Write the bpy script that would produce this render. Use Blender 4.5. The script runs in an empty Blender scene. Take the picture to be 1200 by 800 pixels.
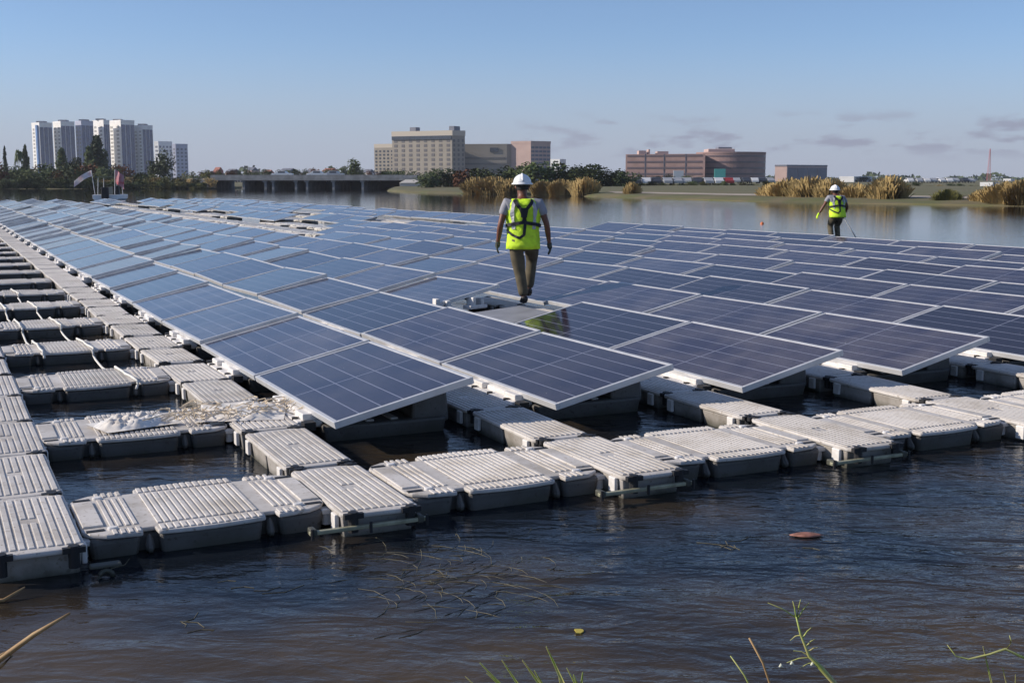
import bpy, bmesh, math, random
from mathutils import Vector, Matrix
random.seed(7)
R = math.radians
scene = bpy.context.scene
COL = scene.collection

# ------------------------------------------------------------------ camera model
F, PIT, YAW, CZ = 1387.0, R(7.77), R(26.06), 1.86
def ray(px, py):
    X = (px-600)/F; v = (py-400)/F
    return X, math.cos(PIT)-v*math.sin(PIT), -math.sin(PIT)-v*math.cos(PIT)
def at(px, py, Y):
    """world point seen at a pixel of the photo, Y metres ahead"""
    X, fw, u = ray(px, py); t = Y/fw
    return Vector((X*t, Y, CZ+u*t))
def on(px, py, z):
    X, fw, u = ray(px, py); t = (z-CZ)/u
    return Vector((X*t, fw*t, z))
def AB(a, b, z=0.0):
    """array coordinates: b across the rows, a along them"""
    return Vector((b*math.cos(YAW)-a*math.sin(YAW), b*math.sin(YAW)+a*math.cos(YAW), z))

# ------------------------------------------------------------------ materials
def new_mat(name):
    m = bpy.data.materials.new(name); m.use_nodes = True
    nt = m.node_tree; p = nt.nodes['Principled BSDF']
    return m, nt, p
def L(nt, a, b): nt.links.new(a, b)
def simple(name, col, rough=0.6, metal=0.0, var=0.0, scale=3.0, col2=None, bump=0.0, spec=None, objvar=0.0, detail=4):
    m, nt, p = new_mat(name)
    p.inputs['Roughness'].default_value = rough; p.inputs['Metallic'].default_value = metal
    if spec is not None: p.inputs['Specular IOR Level'].default_value = spec
    if var == 0 and not col2 and not bump and not objvar:
        p.inputs['Base Color'].default_value = (*col, 1); return m
    tc = nt.nodes.new('ShaderNodeTexCoord'); nz = nt.nodes.new('ShaderNodeTexNoise')
    nz.inputs['Scale'].default_value = scale; nz.inputs['Detail'].default_value = detail
    L(nt, tc.outputs['Object'], nz.inputs['Vector'])
    cr = nt.nodes.new('ShaderNodeValToRGB')
    c2 = col2 or tuple(c*(1-var) for c in col); c1 = col if col2 else tuple(min(1, c*(1+var)) for c in col)
    cr.color_ramp.elements[0].position = .35; cr.color_ramp.elements[1].position = .65
    cr.color_ramp.elements[0].color = (*c2, 1); cr.color_ramp.elements[1].color = (*c1, 1)
    L(nt, nz.outputs['Fac'], cr.inputs['Fac'])
    out = cr.outputs['Color']
    if objvar:
        oi = nt.nodes.new('ShaderNodeObjectInfo'); mr = nt.nodes.new('ShaderNodeMapRange')
        mr.inputs['To Min'].default_value = 1-objvar; mr.inputs['To Max'].default_value = 1+objvar
        L(nt, oi.outputs['Random'], mr.inputs['Value'])
        hs = nt.nodes.new('ShaderNodeHueSaturation'); L(nt, out, hs.inputs['Color']); L(nt, mr.outputs['Result'], hs.inputs['Value'])
        out = hs.outputs['Color']
    L(nt, out, p.inputs['Base Color'])
    if bump:
        bp = nt.nodes.new('ShaderNodeBump'); bp.inputs['Strength'].default_value = bump; bp.inputs['Distance'].default_value = .02
        L(nt, nz.outputs['Fac'], bp.inputs['Height']); L(nt, bp.outputs['Normal'], p.inputs['Normal'])
    return m

def float_mat(name, base):
    m, nt, p = new_mat(name)
    tc = nt.nodes.new('ShaderNodeTexCoord'); oi = nt.nodes.new('ShaderNodeObjectInfo')
    off = nt.nodes.new('ShaderNodeVectorMath'); off.operation = 'ADD'
    sc = nt.nodes.new('ShaderNodeVectorMath'); sc.operation = 'SCALE'; sc.inputs['Scale'].default_value = 37
    cb = nt.nodes.new('ShaderNodeCombineXYZ'); L(nt, oi.outputs['Random'], cb.inputs['X']); L(nt, oi.outputs['Random'], cb.inputs['Y'])
    L(nt, cb.outputs['Vector'], sc.inputs[0]); L(nt, tc.outputs['Object'], off.inputs[0]); L(nt, sc.outputs['Vector'], off.inputs[1])
    n1 = nt.nodes.new('ShaderNodeTexNoise'); n1.inputs['Scale'].default_value = 3.2; n1.inputs['Detail'].default_value = 6; n1.inputs['Roughness'].default_value = .65
    n2 = nt.nodes.new('ShaderNodeTexNoise'); n2.inputs['Scale'].default_value = 38; n2.inputs['Detail'].default_value = 3
    L(nt, off.outputs['Vector'], n1.inputs['Vector']); L(nt, off.outputs['Vector'], n2.inputs['Vector'])
    cr = nt.nodes.new('ShaderNodeValToRGB'); e = cr.color_ramp.elements
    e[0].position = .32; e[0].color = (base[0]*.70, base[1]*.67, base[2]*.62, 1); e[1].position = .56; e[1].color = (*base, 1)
    L(nt, n1.outputs['Fac'], cr.inputs['Fac'])
    sp = nt.nodes.new('ShaderNodeMapRange'); sp.inputs['From Min'].default_value = .60; sp.inputs['From Max'].default_value = .70
    L(nt, n2.outputs['Fac'], sp.inputs['Value'])
    mx = nt.nodes.new('ShaderNodeMix'); mx.data_type = 'RGBA'; L(nt, sp.outputs['Result'], mx.inputs['Factor'])
    L(nt, cr.outputs['Color'], mx.inputs[6]); mx.inputs[7].default_value = (base[0]*.62, base[1]*.58, base[2]*.52, 1)
    # waterline algae stain (a tide mark fixed on the plastic)
    sx = nt.nodes.new('ShaderNodeSeparateXYZ'); L(nt, tc.outputs['Object'], sx.inputs[0])
    wl = nt.nodes.new('ShaderNodeMapRange'); wl.inputs['From Min'].default_value = .07; wl.inputs['From Max'].default_value = .135
    wl.inputs['To Min'].default_value = 1; wl.inputs['To Max'].default_value = 0
    ad = nt.nodes.new('ShaderNodeMath'); ad.operation = 'MULTIPLY_ADD'; ad.inputs[1].default_value = .12; ad.inputs[2].default_value = -.06
    a2 = nt.nodes.new('ShaderNodeMath'); a2.operation = 'ADD'
    L(nt, n1.outputs['Fac'], ad.inputs[0]); L(nt, ad.outputs[0], a2.inputs[0]); L(nt, sx.outputs['Z'], a2.inputs[1]); L(nt, a2.outputs[0], wl.inputs['Value'])
    m2 = nt.nodes.new('ShaderNodeMix'); m2.data_type = 'RGBA'; L(nt, wl.outputs['Result'], m2.inputs['Factor'])
    L(nt, mx.outputs[2], m2.inputs[6]); m2.inputs[7].default_value = (.07, .07, .055, 1)
    hs = nt.nodes.new('ShaderNodeHueSaturation'); mr = nt.nodes.new('ShaderNodeMapRange')
    mr.inputs['To Min'].default_value = .88; mr.inputs['To Max'].default_value = 1.08
    L(nt, oi.outputs['Random'], mr.inputs['Value']); L(nt, mr.outputs['Result'], hs.inputs['Value']); L(nt, m2.outputs[2], hs.inputs['Color'])
    L(nt, hs.outputs['Color'], p.inputs['Base Color'])
    p.inputs['Roughness'].default_value = .55; p.inputs['Specular IOR Level'].default_value = .35
    bp = nt.nodes.new('ShaderNodeBump'); bp.inputs['Strength'].default_value = .25; bp.inputs['Distance'].default_value = .004
    L(nt, n2.outputs['Fac'], bp.inputs['Height']); L(nt, bp.outputs['Normal'], p.inputs['Normal'])
    return m

M = {}
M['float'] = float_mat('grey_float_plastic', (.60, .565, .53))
M['hull'] = float_mat('grey_hull_plastic', (.36, .335, .31)); M['hull_shade'] = float_mat('shade_dark_hull_plastic', (.12, .115, .11))  # the second, darker hull has the shade of its front faces in its colour
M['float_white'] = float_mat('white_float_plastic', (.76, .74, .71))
M['dark'] = simple('black_rubber', (.012, .012, .014), .6)
M['alu'] = simple('aluminium_frame', (.62, .62, .63), .42, .35, var=.08, scale=6)
M['bracket'] = simple('white_bracket_plastic', (.72, .69, .66), .5, var=.1, scale=20)
M['back'] = simple('panel_backsheet', (.35, .35, .37), .7)
M['rail'] = simple('galvanised_rail', (.33, .32, .22), .5, .3, var=.25, scale=14)
M['rope'] = simple('white_rope', (.70, .68, .63), .9, var=.15, scale=60)
M['bag'] = simple('crumpled_white_netting', (.80, .78, .75), .85, col2=(.66, .60, .53), scale=5, bump=.5)
M['lime'] = simple('lime_hi_vis', (.60, .86, .03), .75, var=.15, scale=9, bump=.8)
M['silver'] = simple('silver_reflective', (.42, .42, .44), .45)
M['black'] = simple('black_webbing', (.012, .012, .018), .7)
M['skin'] = simple('dark_skin', (.16, .06, .035), .5, var=.12, scale=18)
M['trousers'] = simple('khaki_trousers', (.10, .083, .052), .9, var=.25, scale=9, bump=.4)
M['shirt'] = simple('grey_tshirt', (.28, .28, .31), .85, var=.1, scale=8, bump=.3)
M['hat'] = simple('white_hard_hat', (.82, .82, .82), .3)
M['boot'] = simple('dark_boot', (.03, .024, .02), .6)
M['glove'] = simple('grey_glove', (.06, .065, .05), .8, var=.4, scale=25)
M['hair'] = simple('black_hair', (.012, .01, .01), .7)
M['eye'] = simple('eye', (.5, .5, .5), .2)

def panel_mat():
    m, nt, p = new_mat('solar_cells_under_glass')
    N = nt.nodes.new
    tc = N('ShaderNodeTexCoord'); sx = N('ShaderNodeSeparateXYZ'); L(nt, tc.outputs['Object'], sx.inputs[0])
    def line(src, period, offset, width):
        a = N('ShaderNodeMath'); a.operation = 'ADD'; a.inputs[1].default_value = offset; L(nt, src, a.inputs[0])
        d = N('ShaderNodeMath'); d.operation = 'DIVIDE'; d.inputs[1].default_value = period; L(nt, a.outputs[0], d.inputs[0])
        f = N('ShaderNodeMath'); f.operation = 'FRACT'; L(nt, d.outputs[0], f.inputs[0])
        s = N('ShaderNodeMath'); s.operation = 'SUBTRACT'; s.inputs[1].default_value = .5; L(nt, f.outputs[0], s.inputs[0])
        b = N('ShaderNodeMath'); b.operation = 'ABSOLUTE'; L(nt, s.outputs[0], b.inputs[0])
        g = N('ShaderNodeMath'); g.operation = 'GREATER_THAN'; g.inputs[1].default_value = .5-width/period/2; L(nt, b.outputs[0], g.inputs[0])
        return g.outputs[0]
    l1 = line(sx.outputs['X'], .1597, -.030, .0085)       # columns of cells
    l2 = line(sx.outputs['Y'], 1.04, 0.0, .013)         # the gap at mid length
    l3 = line(sx.outputs['Y'], .1733, 0.0, .0035)
    l4 = line(sx.outputs['X'], .0532, -.030, .0016)
    def mx(a, b):
        q = N('ShaderNodeMath'); q.operation = 'MAXIMUM'; L(nt, a, q.inputs[0]); L(nt, b, q.inputs[1]); return q.outputs[0]
    def mul(a, v):
        q = N('ShaderNodeMath'); q.operation = 'MULTIPLY'; L(nt, a, q.inputs[0]); q.inputs[1].default_value = v; return q.outputs[0]
    mask = mx(mx(l1, mul(l2, .9)), mx(mul(l3, .13), mul(l4, .16)))
    oi = N('ShaderNodeObjectInfo')
    vo = N('ShaderNodeTexVoronoi'); vo.inputs['Scale'].default_value = 55; L(nt, tc.outputs['Object'], vo.inputs['Vector'])
    nz = N('ShaderNodeTexNoise'); nz.inputs['Scale'].default_value = 1.3; L(nt, tc.outputs['Object'], nz.inputs['Vector'])
    cr = N('ShaderNodeValToRGB'); e = cr.color_ramp.elements
    e[0].color = (.017, .013, .026, 1); e[1].color = (.032, .026, .050, 1)
    vs = N('ShaderNodeSeparateColor'); L(nt, vo.outputs['Color'], vs.inputs[0]); L(nt, vs.outputs[0], cr.inputs['Fac'])
    hs = N('ShaderNodeHueSaturation'); mr = N('ShaderNodeMapRange'); mr.inputs['To Min'].default_value = .55; mr.inputs['To Max'].default_value = 1.25
    L(nt, oi.outputs['Random'], mr.inputs['Value']); L(nt, mr.outputs['Result'], hs.inputs['Value']); L(nt, cr.outputs['Color'], hs.inputs['Color'])
    mi = N('ShaderNodeMix'); mi.data_type = 'RGBA'; L(nt, mask, mi.inputs['Factor']); L(nt, hs.outputs['Color'], mi.inputs[6]); mi.inputs[7].default_value = (.21, .22, .29, 1)
    # thin film of dust
    n2 = N('ShaderNodeTexNoise'); n2.noise_dimensions = '4D'; n2.inputs['Scale'].default_value = 2.0; n2.inputs['Detail'].default_value = 7; L(nt, tc.outputs['Object'], n2.inputs['Vector'])
    w4 = N('ShaderNodeMath'); w4.operation = 'MULTIPLY'; w4.inputs[1].default_value = 60; L(nt, oi.outputs['Random'], w4.inputs[0]); L(nt, w4.outputs[0], n2.inputs['W'])
    n5 = N('ShaderNodeTexNoise'); n5.noise_dimensions = '4D'; n5.inputs['Scale'].default_value = 34; n5.inputs['Detail'].default_value = 2; L(nt, tc.outputs['Object'], n5.inputs['Vector']); L(nt, w4.outputs[0], n5.inputs['W'])
    sp5 = N('ShaderNodeMapRange'); sp5.inputs['From Min'].default_value = .745; sp5.inputs['From Max'].default_value = .77; L(nt, n5.outputs['Fac'], sp5.inputs['Value'])
    d2 = N('ShaderNodeMapRange'); d2.inputs['From Min'].default_value = .4; d2.inputs['From Max'].default_value = .8; d2.inputs['To Min'].default_value = .015; L(nt, mul(oi.outputs['Random'], .28), d2.inputs['To Max'])
    L(nt, n2.outputs['Fac'], d2.inputs['Value'])
    m2 = N('ShaderNodeMix'); m2.data_type = 'RGBA'; L(nt, d2.outputs['Result'], m2.inputs['Factor']); L(nt, mi.outputs[2], m2.inputs[6]); m2.inputs[7].default_value = (.42, .37, .34, 1)
    m3 = N('ShaderNodeMix'); m3.data_type = 'RGBA'; L(nt, mul(sp5.outputs['Result'], .7), m3.inputs['Factor']); L(nt, m2.outputs[2], m3.inputs[6]); m3.inputs[7].default_value = (.5, .49, .45, 1)
    L(nt, m3.outputs[2], p.inputs['Base Color'])
    r2 = N('ShaderNodeMapRange'); r2.inputs['To Min'].default_value = .05; r2.inputs['To Max'].default_value = .13; L(nt, n2.outputs['Fac'], r2.inputs['Value'])
    L(nt, r2.outputs['Result'], p.inputs['Roughness'])
    p.inputs['IOR'].default_value = 1.5
    return m
M['cells'] = panel_mat()

def water_mat():
    m, nt, p = new_mat('lake_water'); N = nt.nodes.new
    tc = N('ShaderNodeTexCoord')
    # murky bottom showing brown in patches
    nb = N('ShaderNodeTexNoise'); nb.inputs['Scale'].default_value = .9; nb.inputs['Detail'].default_value = 5; L(nt, tc.outputs['Object'], nb.inputs['Vector'])
    cr = N('ShaderNodeValToRGB'); e = cr.color_ramp.elements
    e[0].position = .42; e[0].color = (.007, .010, .015, 1); e[1].position = .78; e[1].color = (.070, .048, .024, 1)
    # the bottom comes up towards the bank the camera stands on
    s0 = N('ShaderNodeSeparateXYZ'); L(nt, tc.outputs['Object'], s0.inputs[0])
    dp = N('ShaderNodeMapRange'); dp.inputs['From Min'].default_value = 3.9; dp.inputs['From Max'].default_value = 5.6; dp.inputs['To Min'].default_value = .22; dp.inputs['To Max'].default_value = -.06; L(nt, s0.outputs['Y'], dp.inputs['Value'])
    ad0 = N('ShaderNodeMath'); ad0.operation = 'ADD'; L(nt, nb.outputs['Fac'], ad0.inputs[0]); L(nt, dp.outputs['Result'], ad0.inputs[1]); L(nt, ad0.outputs[0], cr.inputs['Fac']); L(nt, cr.outputs['Color'], p.inputs['Base Color'])
    p.inputs['Roughness'].default_value = .03; p.inputs['IOR'].default_value = 1.33
    def wav(scale, sx, sy, rot, det, rough=.55):
        mp = N('ShaderNodeMapping'); mp.inputs['Scale'].default_value = (sx, sy, 1); mp.inputs['Rotation'].default_value = (0, 0, rot)
        L(nt, tc.outputs['Object'], mp.inputs['Vector'])
        nz = N('ShaderNodeTexNoise'); nz.inputs['Scale'].default_value = scale; nz.inputs['Detail'].default_value = det; nz.inputs['Roughness'].default_value = rough
        nz.inputs['Distortion'].default_value = .4
        L(nt, mp.outputs['Vector'], nz.inputs['Vector']); return nz.outputs['Fac']
    a = wav(2.6, .62, 1.5, R(24), 3); b = wav(9.5, .7, 1.3, R(20), 4, .6)
    s = N('ShaderNodeMath'); s.operation = 'MULTIPLY_ADD'; s.inputs[1].default_value = .26; L(nt, b, s.inputs[0]); L(nt, a, s.inputs[2])
    # gust patches: rougher near the shore, calm far out
    g = N('ShaderNodeTexNoise'); g.inputs['Scale'].default_value = .06; L(nt, tc.outputs['Object'], g.inputs['Vector'])
    sy = N('ShaderNodeSeparateXYZ'); L(nt, tc.outputs['Object'], sy.inputs[0])
    near = N('ShaderNodeMapRange'); near.inputs['From Min'].default_value = 7; near.inputs['From Max'].default_value = 28
    near.inputs['To Min'].default_value = .42; near.inputs['To Max'].default_value = .05; L(nt, sy.outputs['Y'], near.inputs['Value'])
    gm = N('ShaderNodeMapRange'); gm.inputs['To Min'].default_value = .6; gm.inputs['To Max'].default_value = 1.4; L(nt, g.outputs['Fac'], gm.inputs['Value'])
    st = N('ShaderNodeMath'); st.operation = 'MULTIPLY'; L(nt, near.outputs['Result'], st.inputs[0]); L(nt, gm.outputs['Result'], st.inputs[1])
    xr = N('ShaderNodeMapRange'); xr.inputs['From Min'].default_value = -1.5; xr.inputs['From Max'].default_value = 1.8; xr.inputs['To Min'].default_value = .5; xr.inputs['To Max'].default_value = 1.05; L(nt, sy.outputs['X'], xr.inputs['Value'])
    st2 = N('ShaderNodeMath'); st2.operation = 'MULTIPLY'; L(nt, st.outputs[0], st2.inputs[0]); L(nt, xr.outputs['Result'], st2.inputs[1])
    bp = N('ShaderNodeBump'); bp.inputs['Distance'].default_value = .11
    L(nt, st2.outputs[0], bp.inputs['Strength']); L(nt, s.outputs[0], bp.inputs['Height']); L(nt, bp.outputs['Normal'], p.inputs['Normal'])
    return m
M['water'] = water_mat()

# ------------------------------------------------------------------ mesh builder
class MB:
    def __init__(s): s.v = []; s.f = []
    def add(s, vs, fs):
        o = len(s.v); s.v += [tuple(v) for v in vs]; s.f += [tuple(i+o for i in f) for f in fs]
    def box(s, x0, x1, y0, y1, z0, z1):
        s.add([(x0,y0,z0),(x1,y0,z0),(x1,y1,z0),(x0,y1,z0),(x0,y0,z1),(x1,y0,z1),(x1,y1,z1),(x0,y1,z1)],
              [(0,3,2,1),(4,5,6,7),(0,1,5,4),(1,2,6,5),(2,3,7,6),(3,0,4,7)])
    def frustum(s, x0, x1, y0, y1, z0, z1, t):
        s.add([(x0+t,y0+t,z0),(x1-t,y0+t,z0),(x1-t,y1-t,z0),(x0+t,y1-t,z0),(x0,y0,z1),(x1,y0,z1),(x1,y1,z1),(x0,y1,z1)],
              [(0,3,2,1),(4,5,6,7),(0,1,5,4),(1,2,6,5),(2,3,7,6),(3,0,4,7)])
    def obox(s, c, dx, dy, dz):
        """box from centre and three half-axis vectors"""
        c, dx, dy, dz = map(Vector, (c, dx, dy, dz))
        s.add([c-dx-dy-dz, c+dx-dy-dz, c+dx+dy-dz, c-dx+dy-dz, c-dx-dy+dz, c+dx-dy+dz, c+dx+dy+dz, c-dx+dy+dz],
              [(0,3,2,1),(4,5,6,7),(0,1,5,4),(1,2,6,5),(2,3,7,6),(3,0,4,7)])
    def prism(s, pts, z0, z1):
        n = len(pts)
        s.add([(x,y,z0) for x,y in pts]+[(x,y,z1) for x,y in pts],
              [tuple(range(n-1,-1,-1)), tuple(range(n,2*n))]+[(i,(i+1)%n,(i+1)%n+n,i+n) for i in range(n)])
    def tube(s, pts, rad, n=8, cap=True):
        pts = [Vector(p) for p in pts]
        if not hasattr(rad, '__len__'): rad = [rad]*len(pts)
        rings = []; up = Vector((0,0,1))
        for i, p in enumerate(pts):
            d = (pts[min(i+1,len(pts)-1)]-pts[max(i-1,0)]).normalized()
            a = d.cross(up if abs(d.z) < .95 else Vector((1,0,0))).normalized(); b = a.cross(d)
            rings.append([p+(a*math.cos(2*math.pi*k/n)+b*math.sin(2*math.pi*k/n))*rad[i] for k in range(n)])
        fs = []
        for i in range(len(pts)-1):
            for k in range(n):
                fs.append((i*n+k, i*n+(k+1)%n, (i+1)*n+(k+1)%n, (i+1)*n+k))
        if cap: fs += [tuple(range(n-1,-1,-1)), tuple(range((len(pts)-1)*n, len(pts)*n))]
        s.add([v for r in rings for v in r], fs)
    def rings(s, rr, close=True, cap=False):
        n = len(rr[0]); fs = []
        for i in range(len(rr)-1):
            for k in range(n if close else n-1):
                fs.append((i*n+k, i*n+(k+1)%n, (i+1)*n+(k+1)%n, (i+1)*n+k))
        if cap: fs += [tuple(range(n-1,-1,-1)), tuple(range((len(rr)-1)*n, len(rr)*n))]
        s.add([v for r in rr for v in r], fs)
    def build(s, name, mat, parent=None, smooth=False, bevel=0, seg=2, solid=0, fix=True):
        me = bpy.data.meshes.new(name); me.from_pydata(s.v, [], s.f)
        if bevel or fix:
            bm = bmesh.new(); bm.from_mesh(me)
            if fix: bmesh.ops.recalc_face_normals(bm, faces=bm.faces)
            if bevel:
                ed = [e for e in bm.edges if len(e.link_faces) == 2 and e.calc_face_angle(0) > .5]
                bmesh.ops.bevel(bm, geom=ed, offset=bevel, segments=seg, profile=.5, affect='EDGES')
            bm.to_mesh(me); bm.free()
        if smooth:
            for p in me.polygons: p.use_smooth = True
        if isinstance(mat, str): mat = M[mat]
        me.materials.append(mat)
        o = bpy.data.objects.new(name, me); COL.objects.link(o)
        if parent: o.parent = parent
        if solid:
            md = o.modifiers.new('thickness', 'SOLIDIFY'); md.thickness = solid
        return o
def tag(o, label=None, cat=None, group=None, kind=None):
    if label: o['label'] = label
    if cat: o['category'] = cat
    if group: o['group'] = group
    if kind: o['kind'] = kind
    return o
def empty(name, loc=(0,0,0), rz=0, label=None, cat=None, group=None):
    o = bpy.data.objects.new(name, None); COL.objects.link(o); o.empty_display_size = .2
    o.location = loc; o.rotation_euler = (0,0,rz); return tag(o, label, cat, group)
KIDS = {}
def kids(o):
    if o.name not in KIDS: KIDS[o.name] = [c for c in bpy.data.objects if c.parent == o]
    return KIDS[o.name]
def dup(root, small=True):
    r = root.copy(); COL.objects.link(r)
    for ch in kids(root):
        if not small and ch.name.split('.')[0] in ('coupling_pin','side_lug','coupling_slot','deck_knob','bolt','clip','junction_box'): continue
        c = ch.copy(); COL.objects.link(c); c.parent = r
        for g in kids(ch):
            d = g.copy(); COL.objects.link(d); d.parent = c
    return r
ORD = ['first','second','third','fourth','fifth','sixth','seventh','eighth','ninth','tenth','eleventh','twelfth','thirteenth','fourteenth','fifteenth','sixteenth','seventeenth','eighteenth','nineteenth','twentieth']
def ordw(n):
    if n < 20: return ORD[n]
    t = {20:'twenty',30:'thirty',40:'forty',50:'fifty',60:'sixty',70:'seventy',80:'eighty',90:'ninety'}
    k = n+1; d = k//10*10
    return t[d]+'-'+ORD[k % 10-1] if k % 10 else t[d].replace('ty','tieth')

# ------------------------------------------------------------------ world, sun, camera
SUN_AZ, SUN_EL = R(-92), R(27)
w = bpy.data.worlds.new('World'); scene.world = w; w.use_nodes = True
nt = w.node_tree; bg = nt.nodes['Background']; N = nt.nodes.new
sky = N('ShaderNodeTexSky'); sky.sky_type = 'NISHITA'; sky.sun_disc = False
sky.sun_elevation = SUN_EL; sky.sun_rotation = SUN_AZ
sky.air_density = .72; sky.dust_density = .35; sky.ozone_density = 4.6; sky.altitude = 0
tc = N('ShaderNodeTexCoord')
# thin flat clouds low over the horizon to the right
sp = N('ShaderNodeSeparateXYZ'); nt.links.new(tc.outputs['Generated'], sp.inputs[0])
mp = N('ShaderNodeMapping'); mp.inputs['Scale'].default_value = (1, 1, 3.6); nt.links.new(tc.outputs['Generated'], mp.inputs['Vector'])
nz = N('ShaderNodeTexNoise'); nz.inputs['Scale'].default_value = 25; nz.inputs['Detail'].default_value = 5; nz.inputs['Roughness'].default_value = .5
nt.links.new(mp.outputs['Vector'], nz.inputs['Vector'])
def mrange(src, a, b, c, d):
    q = N('ShaderNodeMapRange'); q.interpolation_type = 'SMOOTHSTEP'
    q.inputs['From Min'].default_value = a; q.inputs['From Max'].default_value = b; q.inputs['To Min'].default_value = c; q.inputs['To Max'].default_value = d
    nt.links.new(src, q.inputs['Value']); return q.outputs['Result']
def mul(a, b):
    q = N('ShaderNodeMath'); q.operation = 'MULTIPLY'; nt.links.new(a, q.inputs[0])
    if isinstance(b, float): q.inputs[1].default_value = b
    else: nt.links.new(b, q.inputs[1])
    return q.outputs[0]
band = mul(mrange(sp.outputs['Z'], .010, .030, 0, 1), mrange(sp.outputs['Z'], .040, .060, 1, 0))
azm = mrange(sp.outputs['X'], -.08, .12, 0, 1)
cl = mul(mul(mrange(nz.outputs['Fac'], .48, .66, 0, 1), band), mul(azm, .8))
hz = N('ShaderNodeMix'); hz.data_type = 'RGBA'; nt.links.new(mrange(sp.outputs['Z'], .0, .125, .88, .12), hz.inputs['Factor'])
nt.links.new(sky.outputs['Color'], hz.inputs[6]); hz.inputs[7].default_value = (3.05, 3.3, 4.15, 1)
mixc = N('ShaderNodeMix'); mixc.data_type = 'RGBA'
nt.links.new(cl, mixc.inputs['Factor']); nt.links.new(hz.outputs[2], mixc.inputs[6])
mixc.inputs[7].default_value = (2.2, 2.3, 3.05, 1)
nt.links.new(mixc.outputs[2], bg.inputs['Color']); bg.inputs['Strength'].default_value = .138
sl = bpy.data.lights.new('sun', 'SUN'); sl.energy = 5.0; sl.angle = R(.5); sl.color = (1, .90, .78)
so = bpy.data.objects.new('sun', sl); COL.objects.link(so)
sd = Vector((math.sin(SUN_AZ)*math.cos(SUN_EL), math.cos(SUN_AZ)*math.cos(SUN_EL), math.sin(SUN_EL)))
so.rotation_euler = sd.to_track_quat('Z', 'Y').to_euler(); so.location = sd*50
cam = bpy.data.cameras.new('camera'); co = bpy.data.objects.new('camera', cam); COL.objects.link(co)
co.location = (0, 0, CZ); co.rotation_euler = (R(90)-PIT, 0, 0)
cam.sensor_width = 36; cam.lens = F/1200*36; cam.clip_end = 12000; cam.clip_start = .1
scene.camera = co
scene.view_settings.view_transform = 'Standard'; scene.view_settings.look = 'None'
scene.view_settings.exposure = 0; scene.view_settings.gamma = 1
scene.cycles.max_bounces = 6

# ------------------------------------------------------------------ water and land
b = MB(); S = 6000
b.add([(-S,-40,.08),(S,-40,.08),(S,S,.08),(-S,S,.08)], [(0,1,2,3)])
tag(b.build('water', 'water', fix=False), kind='structure')

shore = [(-900,233),(-300,233),(-140,232),(-110,235),(-90,232),(-70,234),(-63,238),(-60,262),(-45,266),(-30,262),(-24,238),(-20,190)]
for px, py in ((475,226.3),(500,227),(540,227.6),(590,228),(640,229),(700,232),(760,234),(820,235.5),(900,238),(950,239),(1000,240),(1080,241.5),(1140,242.5),(1200,243.5),(1280,245)):
    q = on(px, py, 0); shore.append((q.x, q.y))
shore += [(60,70),(100,58),(200,48),(900,40)]
pts = []
for i in range(len(shore)-1):
    (x0,y0),(x1,y1) = shore[i], shore[i+1]
    n = max(1, int((x1-x0)/2)) if x0 > -320 and x1 < 130 else 1
    for k in range(n):
        t = k/n; pts.append((x0+(x1-x0)*t, y0+(y1-y0)*t+(random.uniform(-.5,.5) if n > 1 else 0)))
pts.append(shore[-1])
offs = [(0,-.4),(.9,.12),(3,.32),(7,.45),(12,.5),(20,.55),(40,.7),(120,.9),(400,1.1),(5500,1.1)]
rr = [[(x, y+o if o < 1000 else 5600, z+(random.uniform(-.06,.06) if .5 < o < 6 else 0)) for x, y in pts] for o, z in offs]
lb = MB(); lb.rings(rr, close=False)
m = simple('grassy_bank', (.10, .105, .035), .95, col2=(.14, .115, .06), scale=.35, detail=8)
tag(lb.build('ground', m, fix=False), kind='structure')
# dirt track along the right bank
tr = MB(); tp = [p for p in pts if p[0] > 9 and p[0] < 140]
tr.rings([[(x, y+o, z) for x, y in tp] for o, z in ((8, .49), (12, .53), (18, .565))], close=False)
tag(tr.build('dirt_track', simple('pale_dirt', (.34,.29,.23), .95, var=.15, scale=.5), fix=False), kind='structure')

# ------------------------------------------------------------------ floats
def connection_float():
    """0.42 m wide, 1.05 m long ribbed walkway float"""
    r = empty('walkway_float')
    b = MB(); hw, hl = .207, .522
    out = [(-hw+.03,-hl),(hw-.03,-hl),(hw,-hl+.05),(hw,hl-.05),(hw-.03,hl),(-hw+.03,hl),(-hw,hl-.05),(-hw,-hl+.05)]
    b.prism(out, .186, .212)
    b.build('deck', 'float', r, bevel=.009); b = MB()
    b.frustum(-hw+.014, hw-.014, -hl+.055, -.012, -.10, .188, .03); b.frustum(-hw+.014, hw-.014, .012, hl-.055, -.10, .188, .03)
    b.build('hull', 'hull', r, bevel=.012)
    t = MB()
    for k in range(10):
        x = -hw+.030+k*(2*hw-.060)/9
        t.box(x-.0135, x+.0135, -hl+.06, -.03 if k in (4,5) else hl-.06, .211, .2180)
        if k in (4,5): t.box(x-.0135, x+.0135, .06, hl-.06, .211, .2180)
    t.build('ribbed_deck', 'float', r, bevel=.0022, seg=1)
    for sx in (-1, 1):
        for sy in (-1, 1):
            g = MB()
            g.tube([(sx*(hw-.055), sy*(hl-.005), .12), (sx*(hw-.055), sy*(hl-.005), .222)], .026, 10)
            g.box(sx*(hw-.055)-.05, sx*(hw-.055)+.05, sy*(hl+.002)-.014, sy*(hl+.002)+.014, .19, .2165)
            g.build('coupling_pin', 'dark', r)
    for sx in (-1, 1):
        for sy in (-1, 1):
            e = MB(); e.box(sx*hw-.012, sx*hw+.012, sy*(hl-.135)-.035, sy*(hl-.135)+.035, .10, .19); e.build('side_lug', 'bracket', r, bevel=.006)
    return r
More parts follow.
